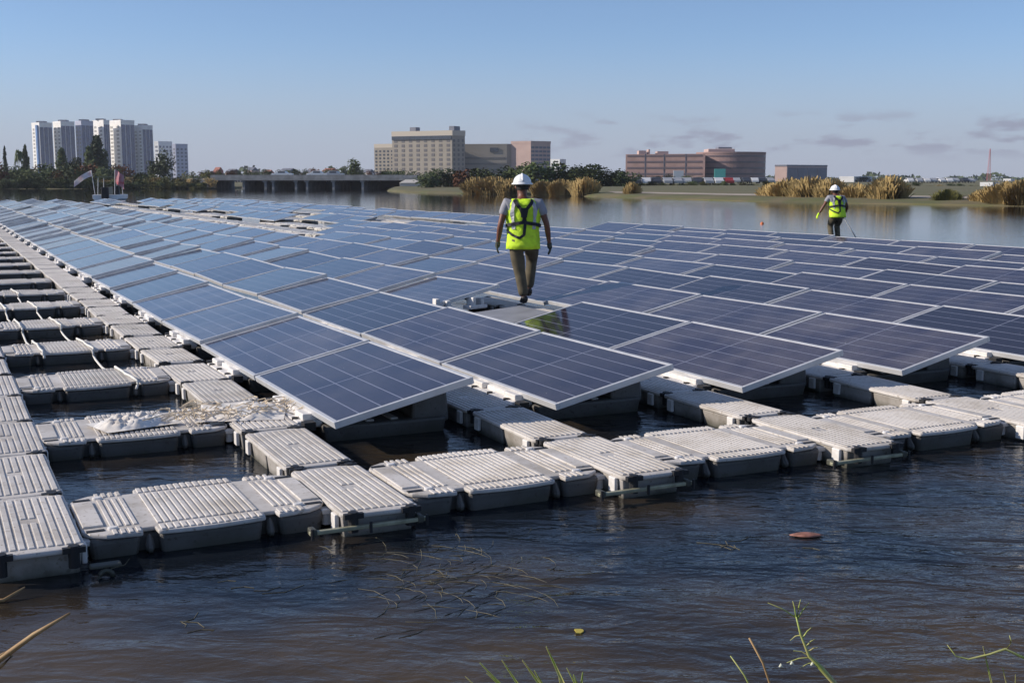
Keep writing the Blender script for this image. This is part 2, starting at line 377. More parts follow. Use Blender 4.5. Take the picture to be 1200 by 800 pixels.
def main_float():
    """broad float, about 1.19 m (x) by 1.12 m (y), three lobes with notches between"""
    r = empty('main_float')
    b = MB(); X, Y_ = .595, .55
    # deck outline: arched long edges, narrowed rounded ends, notches
    sy_ = .77
    def edge(sgn):
        p = []
        p += [(-X, .36), (-X+.03, .43), (-X+.10, .49), (-X+.24, .515), (-.33, .515), (-.325, .43), (-.265, .43), (-.26, .525)]
        for k in range(7):
            t = k/6; p.append((-.245+.49*t, .535+.028*math.sin(math.pi*t)))
        p += [(.26, .525), (.265, .43), (.325, .43), (.33, .515), (X-.24, .515), (X-.10, .49), (X-.03, .43), (X, .36)]
        return [(x, sgn*y*sy_) for x, y in p]
    top = edge(1); bot = edge(-1)
    out = bot + top[::-1]
    b.prism(out, .182, .205)
    b.build('deck', 'float', r, bevel=.007)
    def squash(m_): m_.v = [(x, y*sy_, z) for x, y, z in m_.v]
    h = MB()
    for x0, x1 in ((-X+.02, -.335), (-.255, .255), (.335, X-.02)):
        yy = .50 if abs(x0+x1) > .1 else .53
        h.frustum(x0, x1, -yy+.022, yy-.022, -.10, .184, .035)
    h.frustum(-.40, .40, -.40, .40, -.02, .181, .01)
    for sx in (-1, 1):
        for sy in (-1, 1):   # pale gusset fin standing in each notch
            h.add([(sx*.295-.028, sy*.43, .19), (sx*.295+.028, sy*.43, .19), (sx*.295+.02, sy*.515, .10), (sx*.295-.02, sy*.515, .10), (sx*.295-.02, sy*.41, .06), (sx*.295+.02, sy*.41, .06)],
                  [(0,1,2,3),(3,2,5,4),(0,3,4),(1,5,2),(0,4,5,1)])
    squash(h); h.build('hull', 'hull_shade', r, bevel=.03, seg=3)
    t = MB()
    for k in range(15):
        x = -.235+k*.47/14; yy = .545-.018*abs(k-7)/7
        t.box(x-.0115, x+.0115, -yy, -.415, .204, .2115); t.box(x-.0115, x+.0115, .415, yy, .204, .2115)
        t.box(x-.0115, x+.0115, -.375, .375, .204, .2115)
    for sx in (-1, 1):
        for k in range(4):
            x = sx*(.345+k*.036)
            t.box(x-.010, x+.010, -.505, -.40, .204, .2110); t.box(x-.010, x+.010, .40, .505, .204, .2110); t.box(x-.010, x+.010, -.34, .34, .204, .2110)
    for sx in (-1, 1):
        t.box(min(sx*.49, sx*.585), max(sx*.49, sx*.585), -.30, .30, .204, .215)
    squash(t); t.build('ribbed_deck', 'float', r, bevel=.0022, seg=1)
    for sx in (-1, 1):
        for sy in (-1, 1):
            d = MB(); d.box(sx*.535-.042, sx*.535+.042, sy*.38-.02, sy*.38+.02, .20, .2085); squash(d); d.build('coupling_slot', 'dark', r)  # raised dark boxes, the shade of the slot recesses put into colour
    for sx in (-1, 1):
        for sy in (-1, 1):
            k_ = MB(); k_.tube([(sx*.60, sy*.40, .09), (sx*.60, sy*.40, .175)], .028, 10)
            k_.box(sx*.60-.035, sx*.60+.035, sy*.40-.045, sy*.40+.045, .15, .178)
            squash(k_); k_.build('side_lug', 'bracket', r, bevel=.005)
            k_ = MB(); k_.tube([(sx*.455, sy*.38, .2), (sx*.455, sy*.38, .218)], .026, 10); squash(k_); k_.build('deck_knob', 'bracket', r, bevel=.005)
    return r
def carrier_float():
    """float that carries a panel: lies across the row, bracket towards the low edge"""
    r = empty('panel_float')
    b = MB()
    b.frustum(-.46, .44, -.55, .55, -.10, .19, .04)
    b.frustum(.20, .46, -.50, .50, .15, .40, -.015)      # raised back carrying the high edge
    b.build('hull', 'hull_shade', r, bevel=.02)
    d = MB()
    for x in (-.3, -.12, .06): d.box(x-.03, x+.03, -.5, .5, .189, .205)
    d.build('rib', 'float', r, bevel=.008)
    k = MB()
    k.box(-.62, -.44, -.42, .42, .165, .215); k.box(-.575, -.46, -.40, -.20, .215, .262); k.box(-.575, -.46, .20, .40, .215, .262); k.box(-.535, -.47, -.2, .2, .21, .245)
    k.build('bracket', 'bracket', r, bevel=.008)
    for y in (-.30, .30, 0): q = MB(); q.tube([(-.60, y, .205), (-.60, y, .225)], .024, 8); q.build('bolt', 'dark', r)
    for y in (-.49, .49): q = MB(); q.box(-.60, -.52, y-.04, y+.04, .17, .225); q.build('clip', 'dark', r)
    return r

PITCH_B, PITCH_A, B0, A0, T = 1.63, 2.142, 2.28, 7.27, R(13.0)
FA = 6.03            # centre of the front walkway
NR, NC = 11, 39
def missing(k, i):
    if k == 2 and i == 2: return True
    if k == 4 and i >= 11: return True
    if k == 5 and (i >= 13 and i < 34): return True
    if k == 6 and i in (15, 16, 17, 22, 23, 24, 29): return True
    if k == 7 and i in (14, 15, 19, 20, 27): return True
    if k == 8 and i in (13, 14, 15, 16, 17, 20, 21, 22, 26, 27, 28, 33): return True
    if k == 9 and i in (10, 11, 12, 13, 14, 15, 16, 17, 18, 23, 24): return True
    if k == 10 and i in (12, 13, 14, 22, 30): return True
    if k == 6 and i > 33: return True
    return False
def rowname(k): return 'leftmost row' if k == 0 else ORD[k]+' row from the left'
# panel prototype: local x = across (low edge at 0), y = along, origin mid length of low edge
PLEN = 2.092
def make_panel():
    r = empty('solar_panel'); W, t, fr = 1.018, .042, .030; h = PLEN/2
    b = MB()
    b.box(0, fr, -h, h, -t, .004); b.box(W-fr, W, -h, h, -t, .004)
    b.box(fr, W-fr, -h, -h+fr, -t, .004); b.box(fr, W-fr, h-fr, h, -t, .004)
    b.build('frame', 'alu', r, bevel=.002, seg=1)
    g = MB(); g.box(fr, W-fr, -h+fr, h-fr, -.010, 0)
    gl = g.build('glass', 'cells', r)
    c = MB(); c.box(fr, W-fr, -h+fr, h-fr, -.020, -.012)
    c.build('backsheet', 'back', r)
    j = MB(); j.box(.78, .9, -.1, .1, -.045, -.021)
    j.build('junction_box', 'dark', r, bevel=.004)
    return r
proto_p = make_panel()
cands = []
for k in range(NR):
    for i in range(NC):
        if missing(k, i): continue
        a = A0+PITCH_A*(i+.5); bb = B0+PITCH_B*k
        v = AB(a, bb); cands.append((v.length*(1 if v.y > 0 else 9), k, i, a, bb))
cands.sort()
rj = random.Random(3)
colz = {}; 
def pose(k, i):
    rr = random.Random(k*100+i)
    near = i < 3 and k < 5
    s = .45 if near else 1
    dz = rr.uniform(-.022, .022)*s; dt = rr.gauss(0, R(.55))*s; da = rr.gauss(0, R(.38))*s
    if k == 0: dz *= .6
    if i >= 2 and k < 5 and rr.random() < .4: da -= R(.8)
    return dz, dt, da
stuff = MB(); stuff_f = MB(); used_first = False
PG = 'solar panels laid in rows on the floats'
for n, (d, k, i, a, bb) in enumerate(cands):
    dz, dt, da = pose(k, i)
    extra = 0
    z = .285+dz
    if n < 300:
        o = proto_p if not used_first else dup(proto_p); used_first = True
        o.location = AB(a, bb, z); o.rotation_mode = 'XYZ'
        mat = Matrix.Rotation(YAW, 4, 'Z') @ Matrix.Rotation(da, 4, 'X') @ Matrix.Rotation(-(T+dt), 4, 'Y')
        o.rotation_euler = mat.to_euler()
        lab = 'blue solar panel in the %s, %s from the near end' % (rowname(k), ordw(i))
        if (k, i) == (2, 1): lab = 'dark solar panel just in front of the gap, mirroring the standing worker'
        elif (k, i) == (2, 3): lab = 'dark solar panel just beyond the gap in the third row from the left'
        tag(o, lab, 'solar panel', PG)
    else:
        mat = Matrix.Translation(AB(a, bb, z)) @ Matrix.Rotation(YAW, 4, 'Z') @ Matrix.Rotation(da, 4, 'X') @ Matrix.Rotation(-(T+dt), 4, 'Y')
        h = PLEN/2; W = 1.018
        q = [mat @ Vector(p) for p in ((.03,-h+.03,.0),(W-.03,-h+.03,0),(W-.03,h-.03,0),(.03,h-.03,0))]
        stuff.add(q, [(0,1,2,3)])
        for x0, x1, y0, y1 in ((0,.03,-h,h),(W-.03,W,-h,h),(.03,W-.03,-h,-h+.03),(.03,W-.03,h-.03,h)):
            c8 = [mat @ Vector(p) for p in ((x0,y0,-.04),(x1,y0,-.04),(x1,y1,-.04),(x0,y1,-.04),(x0,y0,.004),(x1,y0,.004),(x1,y1,.004),(x0,y1,.004))]
            stuff_f.add(c8, [(0,3,2,1),(4,5,6,7),(0,1,5,4),(1,2,6,5),(2,3,7,6),(3,0,4,7)])
ro = empty('far_solar_panels', (0,0,0), 0, 'far end of the panel field, rows merging into a pale blue sheet', 'solar panels', PG); ro['kind'] = 'stuff'
stuff.build('glass', simple('far_cells', (.035,.045,.10), .12), ro, fix=False); stuff_f.build('frame', 'alu', ro, fix=False)

pc, pm, pk = connection_float(), main_float(), carrier_float()
pw = main_float()
for c_ in kids(pw):
    if c_.name.split('.')[0] in ('hull', 'deck', 'ribbed_deck'): c_.data.materials.clear(); c_.data.materials.append(M['float_white'])
counts = {'c': 0, 'm': 0, 'k': 0, 'w': 0}
def place(kind, a, bb, label, group, cat, rz=0.0, white=False):
    p = {'c': pc, 'm': pm, 'k': pk, 'w': pw}[kind]
    if counts[kind] >= 300: return None
    o = p if counts[kind] == 0 else dup(p, AB(a, bb).length < 20); counts[kind] += 1
    rr = random.Random(int(a*977+bb*131))
    o.location = AB(a+rr.uniform(-.008,.008), bb+rr.uniform(-.008,.008), rr.uniform(-.007,.007))
    o.rotation_euler = (rr.gauss(0,R(.35)), rr.gauss(0,R(.35)), YAW+rz+rr.gauss(0,R(.25)))
    tag(o, label, cat, group); return o
G1 = 'ribbed float blocks of the walkways'; G2 = 'broad crosswise floats'; G3 = 'floats carrying the panels'
# front walkway
for k in range(NR+1):
    if k < NR+1:
        place('m', FA+.06, B0-1.13+PITCH_B*k, 'broad ribbed grey float, %s of its kind from the left along the front walkway' % ordw(k), G2, 'float')
    place('c', FA-.02, B0-.315+PITCH_B*k, 'narrow grey float, %s of its kind from the left along the front walkway' % ordw(k), G1, 'float')
# left walkway and the middle walkway with rungs between them
for j in range(0, 24):
    place('c', FA+1.071*j, .345, 'narrow grey float in the walkway at the left edge, %s block from the front' % ordw(j), G1, 'float')
for j in range(1, 78):
    place('c', FA+1.071*j, B0-.315, 'pale float block beside the leftmost panel row, %s behind the front walkway' % ordw(j-1), G1, 'float')
for j in range(1, 39):
    lab = 'broad rung float between the two left walkways, %s behind the front one' % ordw(j-1)
    if j == 1: lab = 'broad rung float with crumpled white netting lying on it'
    place('m', FA+.10+PITCH_A*j, B0-1.13, lab, G2, 'float')
# walkways between the rows (near ends), the gap, and the unfinished area
for k in range(1, NR+1):
    for j in range(1, 9 if k < 8 else 5):
        place('c', FA+1.071*j, B0-.315+PITCH_B*k, '%s, %s from the front' % ('float block beyond the last panel row' if k == NR else 'shaded block before the '+rowname(k).replace('row','panel row'), ordw(j-1)), G1, 'float')
for j in range(5, 28):
    place('c', FA+1.071*j, B0-.315+PITCH_B*NR, 'float block beyond the last panel row, %s behind the front walkway' % ordw(j-1), G1, 'float')
for i in range(0, 39): place('k', A0+PITCH_A*(i+.45), B0+.52, 'panel float under the leftmost row, %s from the near end' % ordw(i), G3, 'float')
for k in range(1, NR):
    for i in range(0, 3):
        if missing(k, i): continue
        place('k', A0+PITCH_A*(i+.45), B0+.52+PITCH_B*k, 'panel float under the %s, %s from the near end' % (rowname(k), ordw(i)), G3, 'float')
# bare zone: broad white floats end to end, no panels yet
for k in range(3, NR):
    run = [i for i in range(3, NC) if missing(k, i)]
    for i in run:
        for h_ in (0, 1):
            n_ = 2*i+h_
            place('w', A0+PITCH_A*(i+.25+.5*h_), B0+.42+PITCH_B*k, 'bare float in the %s, %s from the near end' % (rowname(k), ordw(n_)), 'bare floats without panels', 'float', rz=R(90))
for k in (4, 5, 6, 7, 9):
    for j in range(18, 62):
        if missing(k, int((1.071*j-1.2)/PITCH_A)) and counts['c'] < 298 and random.Random(j*5+k).random() > .2:
            place('c', FA+1.071*j, B0-.315+PITCH_B*k, 'bare walkway block in the %s, %s from the front' % (rowname(k), ordw(j-1)), G1, 'float')
print('floats', counts, 'panels', len(cands))

# loose panel-support plate and brackets lying in the gap where the worker stands
pl = empty('support_plate', AB(12.3, 6.05, .30), YAW, 'grey plate lying tilted in the gap beside the worker', 'plate')
b = MB(); b.obox((0,0,0), (.34,0,.03), (0,.55,0), (-.002,0,.012)); b.build('sheet', simple('grey_sheet', (.24,.24,.26), .5, var=.15), pl, bevel=.003)
b = MB(); b.box(-.3,.3,-.5,-.42,-.08,-.02); b.box(-.3,.3,.42,.5,-.08,-.02); b.build('rail', 'alu', pl)
for n_, (aa, b_) in enumerate(((13.72, 5.72), (13.75, 6.2))):
    q = empty('clamp_bracket', AB(aa, b_, .23), YAW+.4*n_, ['white bracket at the left of the gap','white bracket at the right of the gap'][n_], 'bracket', 'white brackets in the gap')
    c = MB(); c.box(-.16,.16,-.07,.07,0,.05); c.build('foot', 'bracket', q, bevel=.01)
    c = MB(); c.box(-.10,-.04,-.06,.06,.048,.15); c.box(.05,.11,-.06,.06,.048,.12); c.build('upright', 'bracket', q, bevel=.01)
# mooring bars along the front
for n_, bb in enumerate((B0-.30, B0-.30+PITCH_B, B0-.30+2*PITCH_B)):
    q = empty('mooring_bar', AB(FA-.568, bb-.10, .150), YAW, 'olive steel mooring bar across the %s narrow float of the front' % ORD[n_], 'bar', 'mooring bars along the front walkway')
    c = MB(); c.obox((0,0,0), (.31,0,0), (0,.014,0), (0,0,.010)); c.build('beam', 'rail', q, bevel=.004)
    for x in (-.29, .27): c = MB(); c.box(x-.016, x+.016, -.022, .05, -.016, .022); c.build('clamp', 'hull', q, bevel=.008)
    c = MB()
    for x in (-.30, .30, .0): c.tube([(x,-.02,-.03),(x,-.02,.025)], .008, 6)
    c.build('bolt', 'dark', q)
# front left eye and shackle
q = empty('mooring_shackle', AB(FA-.56, .62, .10), YAW, 'pale mooring shackle hanging at the left front corner', 'shackle')
c = MB(); c.box(-.07,.07,-.025,.04,0.02,.035); c.build('plate', 'hull', q, bevel=.01)
c = MB(); c.tube([(math.cos(t)*.03, -.02, -.02+math.sin(t)*.03) for t in [k*math.pi/6 for k in range(13)]], .012, 6); c.tube([(0,-.02,-.045),(0.01,-.03,-.12)], .009, 6); c.build('ring', 'hull', q, smooth=True)

# ropes draped over the rungs
def rope(pts, r, label, g):
    out = []
    P = [Vector(p) for p in pts]
    for i in range(len(P)-1):
        for k in range(6):
            t = k/6; v = P[i].lerp(P[i+1], t)
            v += Vector((random.uniform(-.008,.008), random.uniform(-.008,.008), -.03*math.sin(math.pi*t)*(1 if abs(P[i].z-P[i+1].z) < .02 and (P[i]-P[i+1]).length > .9 else 0))); out.append(v)
    out.append(P[-1])
    c = MB(); c.tube(out, r, 6); tag(c.build('rope', 'rope', smooth=True), label, 'rope', g)
GR = 'white ropes over the rungs'
rp = []
for j in range(1, 7):
    a = FA+PITCH_A*j; bb = 1.62-.09*j
    rp += [AB(a-.36, bb, .16), AB(a-.33, bb+.01, .225), AB(a+.5, bb-.05, .225), AB(a+.56, bb-.06, .15)]
rope(rp[4:], .011, 'long white rope running back over the rungs beside the pale blocks', GR)
rp = []
for j in range(3, 9):
    a = FA+PITCH_A*j; bb = 1.05-.05*j
    rp += [AB(a-.36, bb, .16), AB(a-.33, bb, .225), AB(a+.5, bb-.03, .225), AB(a+.56, bb-.04, .15)]
rope(rp, .011, 'second white rope crossing the rungs nearer the left edge', GR)
# crumpled netting heaps
def heap(center, ax, rad, hgt, name, label, n=9):
    g = MB(); rnd = random.Random(len(label)*7+n)
    nu, nv = 46, 26
    rows = []
    seeds = [(rnd.uniform(-.8,.8), rnd.uniform(-.7,.7), rnd.uniform(.5,1), rnd.uniform(.12,.3)) for _ in range(16)]
    for j in range(nv):
        row = []
        for i in range(nu):
            u = -1+2*i/(nu-1); v = -1+2*j/(nv-1)
            e = max(0, 1-(u*u+v*v)); base = e**.6
            z = 0
            for (sx, sy, sh, sw) in seeds:
                z = max(z, sh*math.exp(-((u-sx)**2+(v-sy)**2)/(sw*sw)))
            z = (.3+.7*z)*base + .13*base*(math.sin(u*19+v*9+3*math.sin(v*11))+math.sin(v*25-u*8+2*math.sin(u*17))) * rnd.uniform(.7,1)
            row.append(Vector((u*rad[0], v*rad[1], max(-.004, z*hgt))))
        rows.append(row)
    g.rings(rows, close=False)
    o = g.build(name, 'bag', smooth=True, fix=False); o.location = center; o.rotation_euler = (0,0,ax)
    tag(o, label, 'netting', 'crumpled netting on the floats'); return o
heap(AB(8.22, 1.16, .222), YAW+.25, (.26,.19), .075, 'netting_heap', 'crumpled white and tan netting heap on the second rung')
heap(AB(8.30, 1.92, .224), YAW-.3, (.30,.34), .06, 'netting_heap', 'frayed pale netting beside the lowest corner of the near panel')
c = MB(); rnd = random.Random(4)
for k in range(70):
    t = rnd.random(); p0 = AB(8.25+rnd.uniform(-.25,.25), 1.4+t*.85, .235)
    an = rnd.uniform(0, 6.28); ln = rnd.uniform(.06,.2); pp = [p0+Vector((math.cos(an+s*.5)*ln*s/3, math.sin(an+s*.7)*ln*s/3, .03*math.sin(s)+rnd.uniform(0,.025))) for s in range(4)]
    c.tube(pp, .004, 4)
tag(c.build('loose_strands', simple('pale_strands', (.7,.58,.42), .9), fix=False), 'frayed loose rope strands trailing between the two netting heaps', 'rope strands')

# ------------------------------------------------------------------ people
def skin(name, nodes, edges, mat, parent, sub=2, root=0):
    """nodes: list of (pos, radius or (rx,ry)); a skinned continuous surface"""
    me = bpy.data.meshes.new(name); me.from_pydata([n[0] for n in nodes], edges, [])
    o = bpy.data.objects.new(name, me); COL.objects.link(o)
    if parent: o.parent = parent
    md = o.modifiers.new('skin', 'SKIN'); md.use_smooth_shade = True
    me.skin_vertices or None
    bm = bmesh.new(); bm.from_mesh(me); ly = bm.verts.layers.skin.verify()
    bm.verts.ensure_lookup_table()
    for i, v in enumerate(bm.verts):
        r = nodes[i][1]; v[ly].radius = r if hasattr(r, '__len__') else (r, r); v[ly].use_root = (i == root)
    bm.to_mesh(me); bm.free()
    ss = o.modifiers.new('subsurf', 'SUBSURF'); ss.levels = sub; ss.render_levels = sub
    me.materials.append(M[mat]); return o

def person(loc, rz, J, label, group, lime_low=False):
    """J: joint positions in a local frame, x right, y forward, z up from the feet"""
    r = empty('person', loc, rz, label, 'person', group)
    V = lambda k: Vector(J[k])
    # body: pelvis root
    nodes = []; edges = []; idx = {}
    def nd(k, p, rad): idx[k] = len(nodes); nodes.append((tuple(p), rad)); return idx[k]
    def ed(a, b): edges.append((idx[a], idx[b]))
    nd('pelvis', V('pelvis'), (.16,.115)); nd('waist', V('waist'), (.155,.115)); ed('pelvis','waist')
    nd('chest', V('chest'), (.175,.125)); ed('waist','chest')
    nd('neck', V('neck'), .058); ed('chest','neck')
    nd('head0', V('head')+Vector((0,.0,-.06)), (.068,.075)); ed('neck','head0')
    nd('head1', V('head')+Vector((0,.005,.03)), (.078,.092)); ed('head0','head1')
    nd('head2', V('head')+Vector((0,0,.105)), (.055,.065)); ed('head1','head2')
    for s, S_ in ((-1,'L'),(1,'R')):
        sh, el, wr, hd = V('sh'+S_), V('el'+S_), V('wr'+S_), V('hd'+S_)
        nd('sh'+S_, sh, .062); ed('chest','sh'+S_)
        nd('ua'+S_, sh.lerp(el,.45), .050); ed('sh'+S_,'ua'+S_)
        nd('el'+S_, el, .040); ed('ua'+S_,'el'+S_)
        nd('fa'+S_, el.lerp(wr,.35), .042); ed('el'+S_,'fa'+S_)
        nd('wr'+S_, wr, .026); ed('fa'+S_,'wr'+S_)
        nd('pm'+S_, wr.lerp(hd,.45), (.036,.020)); ed('wr'+S_,'pm'+S_)
        hp, kn, an = V('hp'+S_), V('kn'+S_), V('an'+S_)
        nd('hp'+S_, hp, .085); ed('pelvis','hp'+S_)
        nd('th'+S_, hp.lerp(kn,.45), .078); ed('hp'+S_,'th'+S_)
        nd('kn'+S_, kn, .055); ed('th'+S_,'kn'+S_)
        nd('cf'+S_, kn.lerp(an,.35), .056); ed('kn'+S_,'cf'+S_)
        nd('an'+S_, an, .036); ed('cf'+S_,'an'+S_)
        nd('to'+S_, V('to'+S_), .036); ed('an'+S_,'to'+S_)
    body = skin('body', nodes, edges, 'skin', r)
    # face and ears
    hc = V('head'); f = MB()
    f.tube([hc+Vector((0,.075,.02)), hc+Vector((0,.105,-.012)), hc+Vector((0,.085,-.03))], [.010,.017,.012], 8)
    for s in (-1,1): f.tube([hc+Vector((s*.072,0,.02)), hc+Vector((s*.084,-.012,.01)), hc+Vector((s*.076,-.004,-.03))], [.012,.017,.008], 8)
    f.tube([hc+Vector((-.026,.084,-.058)), hc+Vector((0,.094,-.058)), hc+Vector((.026,.084,-.058))], [.006,.010,.006], 6)
    f.build('face', 'skin', r, smooth=True)
    e = MB()
    for s in (-1,1): e.tube([hc+Vector((s*.030,.080,.018)), hc+Vector((s*.030,.090,.018))], [.011,.006], 8)
    e.build('eye', 'eye', r, smooth=True)
    hr = MB()
    for z0, z1, rr0, rr1 in ((-.03,.03,.082,.093),(.03,.08,.093,.094)):
        ring = lambda z, q: [hc+Vector((math.cos(t)*q*.92, min(.045, math.sin(t)*q*1.08)-.006, z)) for t in [k*math.pi/10 for k in range(20)]]
        hr.rings([ring(z0, rr0), ring(z1, rr1)])
    hr.build('hair', 'hair', r, smooth=True)
    # gloves: palm, four fingers and a thumb each
    for s, S_ in ((-1,'L'),(1,'R')):
        wr, hd = V('wr'+S_), V('hd'+S_); d = (hd-wr).normalized(); side = Vector((0,1,0)); side = (side-d*side.dot(d)).normalized(); inn = d.cross(side)
        if inn.x*s > 0: inn = -inn
        n2 = [(tuple(wr-d*.02), .034), (tuple(wr+d*.015), .031), (tuple(wr+d*.065), (.046,.032))]; e2 = [(0,1),(1,2)]
        for q, (off, ln) in enumerate(((.036,.075),(.013,.085),(-.011,.080),(-.033,.062))):
            base = wr+d*.085+side*off; n2.append((tuple(base), .0125)); e2.append((2, len(n2)-1))
            n2.append((tuple(base+d*ln*.5+inn*.010), .0105)); e2.append((len(n2)-2, len(n2)-1))
            n2.append((tuple(base+d*ln*.85+inn*.036), .009)); e2.append((len(n2)-2, len(n2)-1))
        tb = wr+d*.035+side*.042; n2.append((tuple(tb), .014)); e2.append((1, len(n2)-1))
        n2.append((tuple(tb+d*.045+side*.018+inn*.02), .012)); e2.append((len(n2)-2, len(n2)-1))
        gl = skin('glove', n2, e2, 'glove', r, 1, 1)
        if S_ == 'L' and lime_low: gl.data.materials.clear(); gl.data.materials.append(M['lime'])
    # trousers
    n3 = [(tuple(V('waist')*.35+V('pelvis')*.65), (.185,.135)), (tuple(V('pelvis')-Vector((0,0,.03))), (.19,.14))]; e3 = [(0,1)]
    for S_ in 'LR':
        hp, kn, an = V('hp'+S_), V('kn'+S_), V('an'+S_)
        b0 = len(n3)
        n3 += [(tuple(hp-Vector((0,0,.02))), .120), (tuple(hp.lerp(kn,.5)), .108), (tuple(kn), .080), (tuple(kn.lerp(an,.45)), .074), (tuple(an+(kn-an).normalized()*.03), .068)]
        e3 += [(1,b0),(b0,b0+1),(b0+1,b0+2),(b0+2,b0+3),(b0+3,b0+4)]
    skin('trousers', n3, e3, 'trousers', r, 2, 1)
    # boots
    for S_ in 'LR':
        an, to = V('an'+S_), V('to'+S_); an2 = Vector((an.x, an.y-.03, an.z-.03))
        skin('boot', [(tuple(an+Vector((0,0,.06))), .052), (tuple(Vector((an.x,an.y-.01,an.z-.02))), .055), (tuple(to.lerp(an,.35)), (.046,.040)), (tuple(to+Vector((0,0,.0))), (.046,.032))], [(0,1),(1,2),(2,3)], 'boot', r, 1)
    # T-shirt with sleeves
    n4 = [(tuple(V('waist')), (.178,.13)), (tuple(V('chest')), (.20,.14)), (tuple(V('chest').lerp(V('neck'),.62)), (.095,.085))]; e4 = [(0,1),(1,2)]
    for S_ in 'LR':
        sh, el = V('sh'+S_), V('el'+S_); b0 = len(n4)
        n4 += [(tuple(sh), .082), (tuple(sh.lerp(el,.33)), .072), (tuple(sh.lerp(el,.62)), .068)]
        e4 += [(1,b0),(b0,b0+1),(b0+1,b0+2)]
    skin('shirt', n4, e4, 'shirt', r, 2, 0)
    # vest: rings round the trunk, front open seam hidden
    zc = [(J['hem'],.222,.165),(J['hem']+.12,.215,.160),(J['waist'][2]+.03,.208,.152),(J['chest'][2]-.06,.232,.165),(J['chest'][2]+.06,.236,.165)]
    base = V('pelvis'); top = V('chest')
    def centre(z):
        t = (z-base.z)/(top.z-base.z); return Vector((base.x+(top.x-base.x)*t, base.y+(top.y-base.y)*t, z))
    def rad(z):
        for i in range(len(zc)-1):
            if z <= zc[i+1][0]:
                t = max(0, (z-zc[i][0])/(zc[i+1][0]-zc[i][0])); return zc[i][1]*(1-t)+zc[i+1][1]*t, zc[i][2]*(1-t)+zc[i+1][2]*t
        return zc[-1][1], zc[-1][2]
    shz = (V('shL').z+V('shR').z)/2
    def surf(t, z, off=0):
        """t: angle, -90deg is the back"""
        zz = min(z, zc[-1][0]); rx, ry = rad(zz); c = centre(zz)
        w_ = .006*math.sin(t*7+z*31)+.004*math.sin(t*13-z*47)
        p = c+Vector((math.cos(t)*(rx+off+w_), math.sin(t)*(ry+off+w_), 0))
        if z > zc[-1][0]:      # yoke rising to the shoulders, leaving armholes
            k = (z-zc[-1][0])/(shz+.065-zc[-1][0]); p.z = z; p.x = c.x+(p.x-c.x)*(1-.22*k*k); p.y = c.y+(p.y-c.y)*(1-.55*k*k)
        return p
    v = MB(); nt_ = 40; zs = [zc[0][0]+(zc[-1][0]-zc[0][0])*k/9 for k in range(10)]
    v.rings([[surf(2*math.pi*i/nt_, z) for i in range(nt_)] for z in zs])
    zs2 = [zc[-1][0]+(shz+.06-zc[-1][0])*k/6 for k in range(7)]
    for c0 in (-90, 90):
        v.rings([[surf(R(c0-(66-16*min(1, k/4))+2*(66-16*min(1, k/4))*i/14), z) for i in range(15)] for k, z in enumerate(zs2)], close=False)
    v.build('vest', 'lime', r, smooth=True, fix=False, solid=.006)
    def strip(pts, wd, off, mb):
        P = []
        for i in range(len(pts)-1):
            for k in range(8): P.append((pts[i][0]+(pts[i+1][0]-pts[i][0])*k/8, pts[i][1]+(pts[i+1][1]-pts[i][1])*k/8))
        P.append(pts[-1]); A_, B_ = [], []
        for i, (t, z) in enumerate(P):
            t2, z2 = P[min(i+1,len(P)-1)]; t1, z1 = P[max(i-1,0)]
            dx, dz = (t2-t1)*.19, z2-z1; l = math.hypot(dx, dz) or 1
            nx, nz_ = -dz/l*wd/2/.19, dx/l*wd/2
            A_.append(surf(t+nx, z+nz_, off)); B_.append(surf(t-nx, z-nz_, off))
        mb.rings([A_, B_], close=False)
    cz, wz, hz = J['chest'][2], J['waist'][2], J['hem']
    sv = MB()
    for t in (-128, -52, 52, 128): strip([(R(t), wz-.02), (R(t), cz), (R(t*1.0+(8 if t < -90 else -8 if t < 0 else 0)), shz+.03)], .045, .007, sv)
    sv.build('reflective_stripe', 'silver', r, fix=False, solid=.004)
    hs_ = MB()
    strip([(R(-122), shz+.05), (R(-98), cz+.02), (R(-84), wz+.06)], .038, .014, hs_)
    strip([(R(-58), shz+.05), (R(-82), cz+.02), (R(-92), wz+.06)], .038, .016, hs_)
    strip([(R(-175), wz+.02), (R(-130), wz+.045), (R(-90), wz+.07), (R(-50), wz+.045), (R(-5), wz+.02)], .042, .018, hs_)
    strip([(R(-165), wz-.03), (R(-125), wz-.10), (R(-104), wz-.13), (R(-90), wz-.09), (R(-86), wz+.05)], .032, .014, hs_)
    strip([(R(-175), wz+.02), (R(-270), wz+.03), (R(-365), wz+.02)], .04, .018, hs_)
    hs_.obox(surf(R(-90), cz-.02, .03), (.04,0,0), (0,.012,0), (0,0,.06))
    hs_.build('harness', 'black', r, fix=False, solid=.005)
    # hard hat: dome, brim
    h = MB(); cc = hc+Vector((0,0,.055)); rr_ = []
    for k in range(9):
        a = k/8*R(88); rr_.append([cc+Vector((math.cos(t)*.118*math.cos(a), math.sin(t)*.140*math.cos(a), .118*math.sin(a))) for t in [q*math.pi/14 for q in range(28)]])
    h.rings(rr_, cap=True)
    br = [[cc+Vector((math.cos(t)*(.118+e_), math.sin(t)*(.140+e_*(1.9 if math.sin(t) > 0 else 1)), z-.010*(e_ > .01))) for t in [q*math.pi/14 for q in range(28)]] for e_, z in ((-.004,.012),(.022,0),(.022,-.008),(-.006,-.006))]
    h.rings(br)
    h.build('hard_hat', 'hat', r, smooth=True)
    h = MB(); h.rings([[cc+Vector((x, math.cos(a)*.141, .003+math.sin(a)*.124)) for a in [R(10)+k*R(160)/12 for k in range(13)]] for x in (-.012,.012)], close=False)
    h.build('hat_ridge', 'hat', r, smooth=True, fix=False, solid=.008)
    return r

